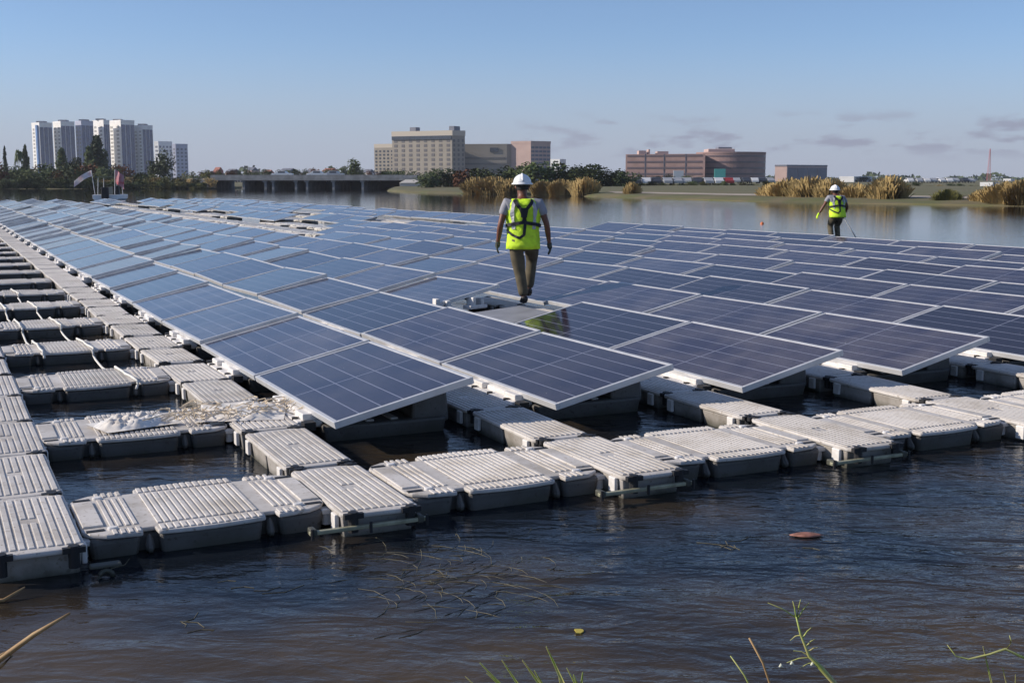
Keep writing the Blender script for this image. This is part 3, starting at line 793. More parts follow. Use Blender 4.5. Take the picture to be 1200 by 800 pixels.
GP = 'workers in hard hats and lime vests'
J1 = dict(pelvis=(0,0,.845), waist=(-.005,.01,1.02), chest=(0,.035,1.235), neck=(.0,.05,1.405), head=(-.008,.085,1.535),
    shL=(-.215,.02,1.335), elL=(-.295,-.03,1.06), wrL=(-.325,.05,.835), hdL=(-.345,.075,.70),
    shR=(.215,.02,1.325), elR=(.305,-.02,1.06), wrR=(.345,.06,.815), hdR=(.365,.085,.685),
    hpL=(-.10,0,.82), knL=(-.045,.03,.45), anL=(.015,-.03,.09), toL=(-.005,.13,.045),
    hpR=(.11,.02,.81), knR=(.135,.30,.60), anR=(.085,.22,.17), toR=(.10,.40,.11), hem=.745)
p1 = on(613, 357.5, .235)
person((p1.x, p1.y, .228), R(3), J1, 'worker seen from behind striding in the gap between panels, arms hanging at his sides', GP)
J2 = dict(pelvis=(0,0,.76), waist=(.0,.04,.91), chest=(.02,.13,1.09), neck=(.02,.20,1.235), head=(.02,.26,1.325),
    shL=(-.20,.12,1.17), elL=(-.33,.10,.97), wrL=(-.44,.14,.77), hdL=(-.50,.16,.66),
    shR=(.20,.12,1.16), elR=(.30,.08,.94), wrR=(.30,.22,.76), hdR=(.30,.28,.66),
    hpL=(-.09,0,.73), knL=(-.11,.20,.44), anL=(-.14,-.04,.09), toL=(-.17,.11,.045),
    hpR=(.09,0,.73), knR=(.10,.24,.44), anR=(.06,.04,.09), toR=(.08,.19,.045), hem=.67)
P2 = AB(24.3, 20.75, .228); P2 = Vector((*at(981, 260, P2.y).xy, .228))
person(P2, R(8), J2, 'distant worker at the far right edge of the panels, holding a white pole', GP, True)
hd = P2 + Matrix.Rotation(R(8), 3, 'Z') @ Vector((.31,.30,.66))
c = MB(); c.tube([hd+Vector((-.13,0,.20)), hd, hd+Vector((.18,.02,-.28)), hd+Vector((.38,.05,-.58))], .016, 8)
tag(c.build('hose_pole', simple('white_pole', (.8,.8,.78), .4), smooth=True), 'thin white pole slanting down from the distant worker\'s hand', 'pole')

# ------------------------------------------------------------------ work boat with flags
bp_ = on(131, 236.5, 0)
bt = empty('work_boat', (bp_.x, bp_.y, 0), R(8), 'small white work boat with a canopy moored beyond the far panels', 'boat')
hb = MB(); rr = []
for y, wd, zk in ((-2.6,1.05,.0),(-1,1.2,-.05),(1.2,1.15,0),(2.4,.7,.1),(3.1,.08,.35)):
    rr.append([Vector((s*wd*k, y, z)) for s, k, z in ((-1,1,.62),(-1,.98,.3),(-1,.6,zk-.1),(1,.6,zk-.1),(1,.98,.3),(1,1,.62))])
hb.rings([ [Vector((p.x, p.y, p.z)) for p in q] for q in rr], cap=True)
hb.build('hull', 'hat', bt, bevel=.02)
c = MB(); c.box(-.95,.95,-2.2,1.6,.56,.64); c.box(-.35,.35,-.5,.1,.62,1.25); c.build('console', simple('boat_console', (.25,.26,.24), .5), bt, bevel=.03)
c = MB()
for x in (-.8,.8):
    for y in (-1.6,.8): c.tube([(x,y,.6),(x*.9,y,2.05)], .03, 8)
c.build('canopy_frame', 'alu', bt)
c = MB(); c.box(-.95,.95,-1.8,1.0,2.04,2.12); c.build('canopy', simple('dull_green_canvas', (.10,.13,.09), .8), bt, bevel=.03)
c = MB(); c.box(-.28,.28,-2.95,-2.5,.3,1.25); c.tube([(0,-2.75,-.3),(0,-2.75,.4)], .09, 8); c.build('outboard_motor', 'dark', bt, bevel=.06)
c = MB(); c.box(.45,.95,-1.9,-1.3,.62,1.35); c.build('seat', 'dark', bt, bevel=.05)
def flag(x, y, z0, z1, dx, droop, mat, name, label):
    f_ = empty(name, (bp_.x+x, bp_.y+y, .62), 0, label, 'flag', 'flags on the work boat')
    g = MB(); g.tube([(0,0,0),(dx*.15,0,z1-.62)], .025, 6); g.build('pole', 'alu', f_)
    g = MB(); rows = []
    for j in range(7):
        rows.append([Vector((dx*.15+dx*i/9, .10*math.sin(i*.9+j*.3), z1-.62-j/6*z0-droop*(i/9)**1.3)) for i in range(10)])
    g.rings(rows, close=False); g.build('cloth', mat, f_, fix=False, solid=.01)
flag(-.7,-2, .5, 2.65, -1.5, .9, simple('red_white_flag', (.78,.74,.73), .8, col2=(.70,.48,.48), scale=2.2), 'boat_flag', 'large pale red and white flag drooping left of the boat')
flag(.95,-2, 1.15, 2.7, .7, .5, simple('red_flag', (.55,.10,.12), .8, col2=(.62,.38,.40), scale=2.6), 'boat_flag', 'red flag hanging at the right side of the boat')
q = on(893, 264.5, 0)
c = MB(); rr = []
for k in range(9):
    a = -R(80)+k*R(160)/8; rr.append([(math.cos(t)*.085*math.cos(a), math.sin(t)*.085*math.cos(a), .05+.11*math.sin(a)) for t in [j*math.pi/6 for j in range(12)]])
c.rings(rr, cap=True)
o = c.build('buoy', simple('orange_buoy', (.6,.16,.05), .5), smooth=True); o.location = q; tag(o, 'small orange buoy floating on the open water beyond the panels', 'buoy')

# ------------------------------------------------------------------ buildings
def window_mat(): return simple('dark_window_glass', (.05,.06,.08), .15, var=.3, scale=1.5)
WG = window_mat(); M['wing'] = WG
def facade(mb_list, p0, p1, z0, z1, cols, rows, parent, gm, depth=.35, fw=.55, fh=.5, name='window', strips=False):
    """recessed-looking window boxes proud of the wall plane p0->p1; one mesh per column"""
    p0, p1 = Vector(p0), Vector(p1); d = (p1-p0); ln = d.length; u = d.normalized(); n = Vector((u.y, -u.x, 0))
    for c_ in range(cols):
        m_ = MB(); cx = (c_+.5)/cols*ln; hw = fw*ln/cols/2
        if strips: m_.obox(p0+u*cx+n*.05+Vector((0,0,(z0+z1)/2)), u*hw, n*.12, Vector((0,0,(z1-z0)/2*.97)))
        else:
            for r_ in range(rows):
                zc_ = z0+(r_+.5)/rows*(z1-z0); m_.obox(p0+u*cx+n*.02+Vector((0,0,zc_)), u*hw, n*.10, Vector((0,0,fh*(z1-z0)/rows/2)))
        m_.build(name if rows < 2 or strips else 'window_column', gm, parent)
def tower(name, label, cat, x0, xc, x1, ytop, Y, m1, m2=None, cap=1.2, dep=None, group=None, wcols=(0,0), wrows=0, capm=None, gm=None, baseY=None, fw=.5, fh=.5, strips=False, sl_=.55, g2=None):
    """block seen corner-on: face x0..xc is turned to the sun, xc..x1 away from it"""
    z1 = at(xc, ytop, Y).z
    A = at(x0, 205, Y+(xc-x0)*Y/F*sl_).xy; C = at(xc, 205, Y).xy; B = at(x1, 205, Y+(x1-xc)*Y/F*.75).xy
    A, B, C = Vector((*A,0)), Vector((*B,0)), Vector((*C,0))
    if x1 - xc < 1: B = C+(A-C).orthogonal()*0+Vector((.35,.94,0))*(dep or 18)
    D = A+(B-C)
    r = empty(name, C, 0, label, cat, group); o_ = C
    rel = [p-o_ for p in (C, B, D, A)]
    w_ = MB(); w_.prism([(p.x,p.y) for p in rel], 0, z1); w_.build('wall', m1, r)
    if cap:
        k = MB(); cen = sum(rel, Vector())/4
        k.prism([((p-cen)*1.015+cen).to_tuple()[:2] for p in rel], z1, z1+cap); k.build('roof', capm or m1, r)
    if wcols[0]: facade(None, rel[3], rel[0], z1*.06, z1*.95, wcols[0], wrows, r, gm or WG, fw=fw, fh=fh, strips=strips)
    if g2: facade(None, rel[0], rel[1], z1*.03, z1*.97, 3, 1, r, g2, fw=.86, strips=True)  # wide dark strips darken the face turned from the sun
    elif wcols[1]: facade(None, rel[0], rel[1], z1*.06, z1*.95, wcols[1], wrows, r, gm or WG, fw=fw, fh=fh, strips=strips)
    return r, rel, z1
cream = simple('cream_render', (.80,.78,.75), .8, var=.06, scale=.2)
lav = simple('pale_blue_render', (.42,.44,.55), .8, var=.06, scale=.2)
blueg = simple('blue_curtain_glass', (.10,.20,.42), .25, var=.2, scale=.3)
tan = simple('tan_precast', (.31,.275,.23), .85, var=.08, scale=.15)
tanc = simple('cream_parapet', (.52,.46,.38), .8)
mauve = simple('mauve_brick', (.30,.195,.175), .85, var=.12, scale=.3, detail=6)
pink = simple('pink_render', (.50,.36,.32), .8, var=.06, scale=.2)
slate = simple('slate_wall', (.16,.17,.21), .6, var=.1, scale=.3)
wht = simple('white_render', (.70,.70,.70), .75, var=.06, scale=.3)
red = simple('red_roof_tile', (.32,.13,.10), .85, var=.2, scale=.6)
GB = 'apartment towers at the left'
lightwin = simple('shaded_balcony', (.33,.32,.30), .6); navy = simple('navy_shade_glazing', (.05,.075,.16), .25, var=.3, scale=.4)  # navy glazing puts the shade of the tower sides into colour
T_ = [(40,49,64,146,cream,'cream apartment tower with blue glazed bay, leftmost of the cluster',(2,3)),
      (65,74,90,144.5,cream,'cream and grey apartment tower second from the left',(2,3)),
      (91,98,112,144,lav,'pale lavender apartment tower third from the left',(2,3)),
      (111,124,131,143,cream,'cream apartment tower behind the tall dark pine',(2,2)),
      (122.5,144,160,143,cream,'brightest tall apartment tower with broad dark side, middle right of cluster',(3,3)),
      (158.5,169,181,149,wht,'slimmer white apartment tower right of the brightest one',(2,3))]
for n_, (a_, b_, c_, t_, mt, lb_, wc) in enumerate(T_):
    r_, rel, z1 = tower('apartment_tower', lb_, 'building', a_, b_, c_, t_, 900+n_*8, mt, cap=1.6, group=GB, wcols=wc, wrows=14, gm=lightwin, fw=.40, fh=.55, sl_=1.5, g2=navy)
    k = MB(); cen = sum(rel, Vector())/4; k.box(cen.x-3, cen.x+3, cen.y-3, cen.y+3, z1+1.6, z1+2.8); k.build('roof_plant', slate, r_)
    if n_ in (0, 4):
        g = MB(); u = (rel[0]-rel[3]); nn = Vector((u.y,-u.x,0)).normalized(); g.obox(rel[3]+u*(.78 if n_ == 0 else .16)+nn*.5+Vector((0,0,z1/2)), u*.10, nn*.8, Vector((0,0,z1/2*.98))); g.build('glazed_bay', blueg, r_)
tower('apartment_block', 'low brown-grey apartment block with white end wall beside the towers', 'building', 182, 187, 203, 167.5, 880, wht, group=GB, wcols=(1,4), wrows=9, gm=slate)
tower('apartment_block', 'dark blue apartment block at the right end of the tower cluster', 'building', 203, 207, 221, 170.5, 870, lav, group=GB, wcols=(1,3), wrows=9, gm=slate)
# hotel
GH = 'blocks of the tan hotel complex'
r_, rel, z1 = tower('hotel_wing', 'low tan left wing of the hotel with cream parapet', 'building', 439, 462, 463, 173, 640, tan, cap=2, capm=tanc, group=GH, wcols=(5,0), wrows=9, fw=.45, fh=.5)
r_, rel, z1 = tower('hotel', 'tallest tan hotel slab with cream parapet and dark right end', 'building', 460, 530, 545, 159, 600, tan, cap=2.6, capm=tanc, group=GH, wcols=(8,3), wrows=9, fw=.42, fh=.6, gm=simple('brown_window', (.13,.12,.12), .4))
k = MB(); u = (rel[0]-rel[3]); nn = Vector((u.y,-u.x,0)).normalized(); k.obox(rel[3]+u*.5+nn*.25+Vector((0,0,z1-.8)), u*.495, nn*.4, Vector((0,0,.9))); k.build('top_floor_glazing', WG, r_)
k = MB(); k.obox(rel[3]+u*.3-nn*5+Vector((0,0,z1+3.4)), u*.05, nn*2, Vector((0,0,1.3))); k.obox(rel[3]+u*.96-nn*5+Vector((0,0,z1+3.4)), u*.04, nn*3, Vector((0,0,1.4))); k.build('roof_plant', slate, r_)
r_, rel, z1 = tower('hotel_annex', 'long grey annex right of the hotel, partly in its shadow', 'building', 541, 594, 599, 171, 614, tan, cap=1, group=GH, wcols=(0,0), wrows=7, sl_=.12)
k = MB(); u = (rel[0]-rel[3]); nn = Vector((u.y,-u.x,0)).normalized(); k.obox(rel[3]+u*.72+nn*.1+Vector((0,0,z1-2)), u*.09, nn*.3, Vector((0,0,1.1))); k.build('window', WG, r_)
for zz in range(4, int(z1)-4, 3):
    k = MB(); k.obox(rel[3]+u*.5+nn*.05+Vector((0,0,zz)), u*.47, nn*.15, Vector((0,0,.45))); k.build('window_band', simple('band_glass', (.16,.15,.14), .3) if zz == 4 else bpy.data.materials['band_glass'], r_)
tower('office_tower', 'pinkish stair tower with a dark grey side, right end of the hotel', 'building', 599, 622, 645, 168, 610, pink, cap=1.2, group=GH, wcols=(0,5), wrows=9, gm=slate, fh=.5, fw=.8)
tower('low_building', 'small white building behind trees just right of the hotel', 'building', 645, 656, 663, 188, 560, wht, cap=.6, wcols=(2,1), wrows=2)
# round mauve building
Yr = 520
r = empty('round_office', at(856, 205, Yr+18).xy.to_3d(), 0, 'big mauve office building with a rounded drum-like right end', 'building')
cx = r.location; zt = at(856, 179.5, Yr).z; rad_ = 41/F*Yr
k = MB(); k.prism([(math.cos(t)*rad_, math.sin(t)*rad_*.9) for t in [j*math.pi/32 for j in range(64)]], 0, zt); k.build('drum', mauve, r, smooth=False)
k = MB(); k.prism([(math.cos(t)*rad_*1.01, math.sin(t)*rad_*.91) for t in [j*math.pi/32 for j in range(64)]], zt, zt+.7); k.build('parapet', mauve, r)
pl_ = at(733, 205, Yr+6).xy.to_3d()-cx; pr = at(826, 205, Yr-6).xy.to_3d()-cx; zl = at(780, 180.6, Yr).z
k = MB(); k.prism([(pl_.x,pl_.y),(pr.x,pr.y),(pr.x+4,pr.y+34),(pl_.x+6,pl_.y+34)], 0, zl); k.build('wing', mauve, r)
for zz in (4, 6.6, 9.2, 11.8):
    k = MB(); rr = [[(math.cos(t)*(rad_+.12), math.sin(t)*(rad_*.9+.12), z_) for t in [math.pi+j*math.pi/32 for j in range(33)]] for z_ in (zz, zz+.8)]; k.rings(rr, close=False); k.build('window_band', simple('mauve_glass', (.12,.09,.10), .3) if zz == 4 else bpy.data.materials['mauve_glass'], r, fix=False, solid=.05)
    k = MB(); u = pr-pl_; k.obox(pl_+u*.49+Vector((0,-.05,zz+.4)), u*.47, (0,.12,0), (0,0,.4)); k.build('window_band', bpy.data.materials['mauve_glass'], r)
k = MB()
for f0, f1, yy in ((.20,.30,1.8),(.45,.60,1.5),(.33,.35,2.4)): k.box(pl_.x+u.x*f0, pl_.x+u.x*f1, pl_.y+8, pl_.y+16, zl, zl+yy)
k.build('roof_plant', pink, r)
k = MB(); k.box(-11, 1, -4, 8, zt+.6, zt+2.2); k.build('penthouse', pink, r, bevel=.3)
k = MB(); k.box(-6, 0, -2, 6, zt+2.2, zt+3.0); k.build('penthouse_roof', slate, r)
for f0 in (.25, .49, .76):
    k = MB(); k.obox(pl_+u*f0+Vector((0,-.12,zl/2)), (.22,0,0), (0,.1,0), (0,0,zl/2)); k.build('pilaster', slate, r)
def board(name, label, x0, x1, y0, y1, Y, mat, cat):
    c_ = at((x0+x1)/2, y1, Y); g = empty(name, (c_.x, Y, 1.0), 0, label, cat)
    hw = (x1-x0)/F*Y/2; za, zb = at(x0, y1, Y).z-1, at(x0, y0, Y).z-1
    k = MB(); k.box(-hw, hw, -.15, .15, za, zb); k.build('face', mat, g, bevel=.04)
    k = MB()
    for s in (-.6, .6): k.box(s*hw-.12, s*hw+.12, .16, .4, -.2, zb*.96)
    k.build('post', slate, g)
board('hoarding', 'teal hoarding in front of the round mauve building', 837, 850, 198, 208.5, 470, simple('teal_board', (.10,.50,.42), .6), 'hoarding')
board('hoarding', 'white square hoarding in front of the mauve wing', 789, 801, 200, 210, 450, wht, 'hoarding')
tower('office_block', 'dark blue-grey office block with a pink left end, far right', 'building', 908, 922, 969, 195, 600, pink, cap=.8, capm=slate, wcols=(0,4), wrows=1, gm=slate, strips=True, fw=.96)
tower('warehouse', 'flat white-roofed warehouse between the two clumps of tall reeds', 'building', 984, 1001, 1022, 208.5, 420, wht, cap=.5, wcols=(0,4), wrows=1)
tower('kiosk', 'small white hut beside the far right path', 'building', 1149, 1164, 1172, 215.5, 180, wht, cap=.25, wcols=(2,1), wrows=1)
for n_, (x0, x1, yt, mt, lb_) in enumerate([(1062,1082,210.5,pink,'low pinkish house, leftmost of the far right houses'),(1086,1100,211,wht,'low white house among the far right houses'),
     (1104,1124,210,slate,'long low grey shed among the far right houses'),(1126,1144,210.5,cream,'low cream house, rightmost of the far right houses'),(1176,1190,210,wht,'low white house at the far right frame edge')]):
    r_, rel, z1 = tower('low_house', lb_, 'building', x0, (x0+x1)/2+2, x1, yt, 700, mt, cap=.3, capm=red if n_ == 0 else None, wcols=(3,0), wrows=1, fh=.3, group='low houses at the far right')
# far roofs and houses over the bridge
for n_, (x0, x1, yt, mt, lb_) in enumerate([(250,262,197,red,'red-roofed house left of the bridge'),(264,282,199,pink,'pinkish house above the left end of the bridge'),(286,304,197,pink,'long pink house behind the bridge'),
     (308,322,200,cream,'cream house behind the second bridge span'),(326,350,198,slate,'grey long building behind the middle of the bridge'),(352,374,200,mauve,'brown building behind the right half of the bridge'),
     (376,398,198,wht,'white building left of the round tree'),(424,440,199,wht,'white building just left of the hotel wing'),(0,22,199,red,'red-roofed house at the left frame edge'),(26,38,197,wht,'white gabled house left of the towers')]):
    r_, rel, z1 = tower('low_house', lb_, 'building', x0, (x0+x1)/2, x1, yt+3, 480+n_*7, mt, cap=0, wcols=(3,2), wrows=2, fh=.35, fw=.5, group='low houses behind the left bank')
    k = MB(); c_ = sum(rel, Vector())/4; h_ = 1.4
    k.add([(p.x,p.y,z1) for p in rel]+[((rel[0]+rel[1]).x/2,(rel[0]+rel[1]).y/2,z1+h_),((rel[2]+rel[3]).x/2,(rel[2]+rel[3]).y/2,z1+h_)], [(0,1,4),(2,3,5),(1,2,5,4),(3,0,4,5),(0,3,2,1)])
    k.build('roof', red if n_ % 3 == 0 else slate, r_)
# lattice mast
q = at(1158.5, 211, 900); mr_ = empty('lattice_mast', (q.x, 900, 1), 0, 'tall thin red lattice mast on the right horizon', 'mast')
zt = at(1158, 176, 900).z; k = MB(); n = 12
for sx, sy in ((-1,-1),(1,-1),(1,1),(-1,1)): k.tube([(sx*1.2, sy*1.2, 0), (sx*.2, sy*.2, zt)], .10, 4)
k.build('leg', simple('red_mast', (.5,.12,.12), .6), mr_)
k = MB()
for j in range(n):
    w0, w1 = 1.2-1.0*j/n, 1.2-1.0*(j+1)/n; z0_, z1_ = zt*j/n, zt*(j+1)/n
    k.tube([(-w0,-w0,z0_),(w1,-w1,z1_)], .06, 4); k.tube([(w0,-w0,z0_),(-w1,-w1,z1_)], .06, 4); k.tube([(-w0,-w0,z0_),(-w1,w1,z1_)], .05, 4)
k.build('lattice', bpy.data.materials['red_mast'], mr_)

# ------------------------------------------------------------------ bridge
p0, p1 = at(246, 211, 246), at(472, 211, 240)
br_ = empty('road_bridge', (p0.x, 246, 0), math.atan2(-6, p1.x-p0.x), 'low grey concrete road bridge with dark openings over the channel', 'bridge')
ln = (p1-p0).length; conc = simple('bridge_concrete', (.20,.21,.22), .85, var=.2, scale=.8); concd = simple('bridge_pier_concrete', (.24,.24,.24), .85, var=.2, scale=.8)
k = MB(); k.box(0, ln, 0, 13, 1.72, 2.25); k.build('deck', conc, br_)
k = MB(); k.box(0, ln, .25, .5, 2.25, 2.85); k.box(0, ln, 12.5, 12.75, 2.25, 2.85); k.build('parapet', conc, br_)
for px in (285, 311, 320, 347, 360, 391, 425):
    x = (px-246)/226*ln; k = MB()
    k.box(x-.24, x+.24, .5, 12.3, -.6, 1.36)
    k.box(x-.45, x+.45, .3, 12.6, 1.35, 1.722); k.build('pier', concd, br_)
k = MB(); k.box(-5, .0, -.4, 13.4, -.5, 2.2); k.box(ln, ln+5, -.4, 13.4, -.5, 2.2); k.build('abutment', conc, br_)
k = MB(); k.box(3, ln-3, 12.9, 13.4, -.5, 1.73); k.build('opening_shade', simple('dark_opening_shade', (.05,.05,.045), .9), br_)  # dark sheet added behind the openings to hold the shade under the deck
# cars
def make_car(matn, col):
    r = empty('parked_car'); m_ = simple(matn, col, .3, .2)
    b = MB(); prof = [(-2.2,.35),(-2.2,.85),(-1.9,.95),(-1.2,1.0),(-.7,1.42),(.8,1.45),(1.5,1.0),(2.1,.88),(2.2,.6),(2.2,.35)]
    b.add([(-.85,x,z) for x,z in prof]+[(.85,x,z) for x,z in prof], [tuple(range(10)), tuple(range(19,9,-1))]+[(i,(i+1)%10,(i+1)%10+10,i+10) for i in range(10)])
    b.build('body', m_, r, bevel=.05)
    g = MB(); g.box(-.865,.865,-.7,.75,1.02,1.34); g.build('window', 'wing', r)
    for x in (-.8,.8):
        for y in (-1.35,1.35): w_ = MB(); w_.tube([(x-.1,y,.33),(x+.1,y,.33)], .33, 12); w_.build('wheel', 'dark', r)
    return r
cars = [make_car('car_paint_'+n_, c_) for n_, c_ in (('white',(.7,.7,.7)),('silver',(.4,.41,.43)),('dark',(.05,.055,.07)),('red',(.35,.04,.04)))]
names = ['white','silver','dark','red']
usedc = set(); rc = random.Random(11); nn = 0
spots = [(px, 300, .95) for px in range(863, 905, 10)]+[(px, 235, .86) for px in range(745, 860, 12)]+[(px, 340, .95) for px in range(1066, 1146, 9)]
for n_, (px, Y, z) in enumerate(spots):
    ci = rc.choice((0,0,1,1,2,3)); o = cars[ci] if ci not in usedc else dup(cars[ci]); usedc.add(ci)
    q = at(px, 212, Y); o.location = (q.x, Y+rc.uniform(-1,1), z); o.rotation_euler = (0,0,rc.choice((0,math.pi))+rc.uniform(-.06,.06))
    grp = 'by the yellow tent' if px > 861 and px < 910 else 'before the mauve building' if px < 861 else 'before the far right houses'
    tag(o, '%s car parked %s, %s car of that line from the left' % (names[ci], grp, ordw([s_ for s_ in range(len(spots)) if (spots[s_][0] > 861 and spots[s_][0] < 910) == (px > 861 and px < 910) and (spots[s_][0] < 861) == (px < 861)].index(n_))), 'car', 'cars parked along the right bank')
for ci in range(4):
    if ci not in usedc: q = at(905, 212, 335); cars[ci].location = (q.x, 335, .95); tag(cars[ci], names[ci]+' car parked alone', 'car', 'cars parked along the right bank')
for n_, (px, ci, lb_) in enumerate(((372, 0, 'white car crossing the bridge, left one'), (391, 1, 'silver car crossing the bridge near its right end'), (331, 0, 'white car crossing the middle of the bridge'))):
    o = dup(cars[ci]); q = at(px, 205, 250); o.location = (q.x, 250, 2.25); o.rotation_euler = (0,0,R(88)); tag(o, lb_, 'car', 'cars crossing the bridge')
# yellow tent / white tent
def tent(px0, px1, yt, Y, z, mat, label, name='tent'):
    a, b_ = at(px0, 212, Y), at(px1, 212, Y); wd = b_.x-a.x; zt_ = at(px0, yt, Y).z-z
    g = empty(name, ((a.x+b_.x)/2, Y, z), .1, label, 'tent')
    k = MB(); h_ = zt_*.5; x = wd/2
    k.add([(-x,-x*.6,h_),(x,-x*.6,h_),(x,x*.6,h_),(-x,x*.6,h_),(-x*.45,0,zt_),(x*.45,0,zt_)], [(0,1,5,4),(1,2,5),(2,3,4,5),(3,0,4)])
    k.build('canopy', mat, g, solid=.05)
    k = MB(); k.box(-x*.96, x*.96, -x*.56, x*.56, 0, h_); k.build('side_wall', mat, g)
tent(894, 907, 211.5, 300, .95, simple('yellow_canvas', (.72,.58,.10), .7), 'yellow tent at the right end of the mauve building')
tent(468, 494, 210.5, 220, .7, simple('off_white_canvas', (.55,.52,.47), .8), 'low off-white tent on the bank at the right end of the bridge')

# ------------------------------------------------------------------ vegetation
leafm = {}
def leaf_mat(key, c1, c2):
    m, nt_, p = new_mat('leaves_'+key); N_ = nt_.nodes.new
    oi = N_('ShaderNodeObjectInfo'); tc_ = N_('ShaderNodeTexCoord'); nz_ = N_('ShaderNodeTexNoise'); nz_.inputs['Scale'].default_value = 1.1; nz_.inputs['Detail'].default_value = 5
    L(nt_, tc_.outputs['Object'], nz_.inputs['Vector']); cr = N_('ShaderNodeValToRGB'); cr.color_ramp.elements[0].position = .35; cr.color_ramp.elements[1].position = .65
    cr.color_ramp.elements[0].color = (*c1,1); cr.color_ramp.elements[1].color = (*c2,1); L(nt_, nz_.outputs['Fac'], cr.inputs['Fac'])
    hs = N_('ShaderNodeHueSaturation'); mr = N_('ShaderNodeMapRange'); mr.inputs['To Min'].default_value = .7; mr.inputs['To Max'].default_value = 1.35
    L(nt_, oi.outputs['Random'], mr.inputs['Value']); L(nt_, mr.outputs['Result'], hs.inputs['Value']); L(nt_, cr.outputs['Color'], hs.inputs['Color'])
    L(nt_, hs.outputs['Color'], p.inputs['Base Color']); p.inputs['Roughness'].default_value = .7; p.inputs['Specular IOR Level'].default_value = .2
    leafm[key] = m
leaf_mat('dark', (.030,.046,.018), (.075,.095,.036)); leaf_mat('green', (.045,.068,.024), (.10,.125,.042))
leaf_mat('olive', (.07,.075,.025), (.15,.14,.045)); leaf_mat('gold', (.26,.18,.07), (.44,.33,.15)); leaf_mat('rust', (.09,.035,.02), (.17,.08,.035))
bark = simple('bark', (.09,.07,.055), .9, var=.3, scale=6)
def crown_mesh(seed, kind):
    """unit crown: about 1 wide (x,y in -.5...5), 0..1 high"""
    rn = random.Random(seed); m_ = MB()
    lobes = []
    if kind == 'round':
        for _ in range(16):
            a = rn.uniform(0,6.28); q = rn.uniform(0,.33); z = rn.uniform(.28,.85); s = rn.uniform(.13,.22)*(1.15-.5*abs(z-.5)); lobes.append((math.cos(a)*q, math.sin(a)*q, z, s))
    elif kind == 'pine':
        for k in range(22):
            z = k/22*.92+.08; a = rn.uniform(0,6.28); q = (1-z)*.28*rn.random(); lobes.append((math.cos(a)*q, math.sin(a)*q, z, .20*(1-z)+.05))
    elif kind == 'bush':
        for _ in range(14):
            a = rn.uniform(0,6.28); q = rn.uniform(0,.36); z = rn.uniform(.12,.72)*(1-q*.8); lobes.append((math.cos(a)*q, math.sin(a)*q, z, rn.uniform(.14,.24)))
    if kind in ('round','pine','bush'):
        for (x,y,z,s) in lobes:
            for _ in range(60):
                d = Vector((rn.gauss(0,1), rn.gauss(0,1), rn.gauss(0,1))).normalized()*s*rn.uniform(.55,1.12)
                p = Vector((x,y,z))+d; 
                if p.z < 0: continue
                u = Vector((rn.gauss(0,1), rn.gauss(0,1), rn.gauss(0,.6))).normalized(); v_ = u.orthogonal().normalized(); q = rn.uniform(.022,.045)
                m_.add([p-u*q-v_*q*.5, p+u*q-v_*q*.6, p+u*q*.8+v_*q*.6, p-u*q*.7+v_*q*.7], [(0,1,2,3)])
    elif kind == 'reed':
        for _ in range(1100):
            a = rn.uniform(0,6.28); q = .42*math.sqrt(rn.random()); x, y = math.cos(a)*q, math.sin(a)*q
            h_ = rn.uniform(.45,1.0)*(1-.45*(q/.42)**2); le = Vector((x,y,0))*rn.uniform(.0,.40)+Vector((rn.uniform(-.07,.07), rn.uniform(-.06,.06), 0))
            s = Vector((math.sin(a+rn.uniform(-1,1)), math.cos(a), 0)).normalized()*rn.uniform(.005,.012)
            b0, b1, b2 = Vector((x,y,0)), Vector((x,y,h_*.6))+le*.4, Vector((x,y,h_))+le
            m_.add([b0-s, b0+s, b1+s*1.2, b1-s*1.2, b2+s*1.6, b2-s*1.6, b2+le*.25+Vector((0,0,.04))], [(0,1,2,3),(3,2,4,5),(5,4,6)])
    elif kind == 'palm':
        for k in range(15):
            a = k/15*6.28+rn.uniform(-.2,.2); ln_ = rn.uniform(.40,.55); up = rn.uniform(-.05,.22); d = Vector((math.cos(a), math.sin(a), 0)); s = d.cross(Vector((0,0,1)))
            pr_ = None
            for j in range(6):
                t = j/5; c_ = d*ln_*t+Vector((0,0,.72+up*math.sin(t*2.4)-.32*t*t)); wd = .075*math.sin(math.pi*min(.97,t*.85+.12))
                cur = (c_-s*wd-Vector((0,0,wd*.7)), c_, c_+s*wd-Vector((0,0,wd*.7)))
                if pr_: m_.add([*pr_, *cur], [(0,1,4,3),(1,2,5,4)])
                pr_ = cur
    me = bpy.data.meshes.new('crown'); me.from_pydata(m_.v, [], m_.f); return me
def trunk_mesh(seed, kind):
    rn = random.Random(seed); m_ = MB(); top = {'palm': .74, 'pine': .9, 'round': .55, 'bush': .3}[kind]; r0 = {'palm': .03, 'pine': .03, 'round': .045, 'bush': .03}[kind]
    m_.tube([(0,0,-.03),(.01,0,top*.3),(-.008,.01,top*.7),(0,0,top)], [r0, r0*.8, r0*.6, r0*.3], 7)
    if kind != 'palm':
        for k in range(7):
            a = rn.uniform(0,6.28); z = top*rn.uniform(.35,.95); ln_ = .27*(1-.6*z)
            m_.tube([(0,0,z),(math.cos(a)*ln_*.6, math.sin(a)*ln_*.6, z+ln_*.4),(math.cos(a)*ln_, math.sin(a)*ln_, z+ln_*.8)], [r0*.4,r0*.25,r0*.08], 5)
    me = bpy.data.meshes.new('trunk'); me.from_pydata(m_.v, [], m_.f); me.materials.append(bark); return me
CM, TM = {}, {}
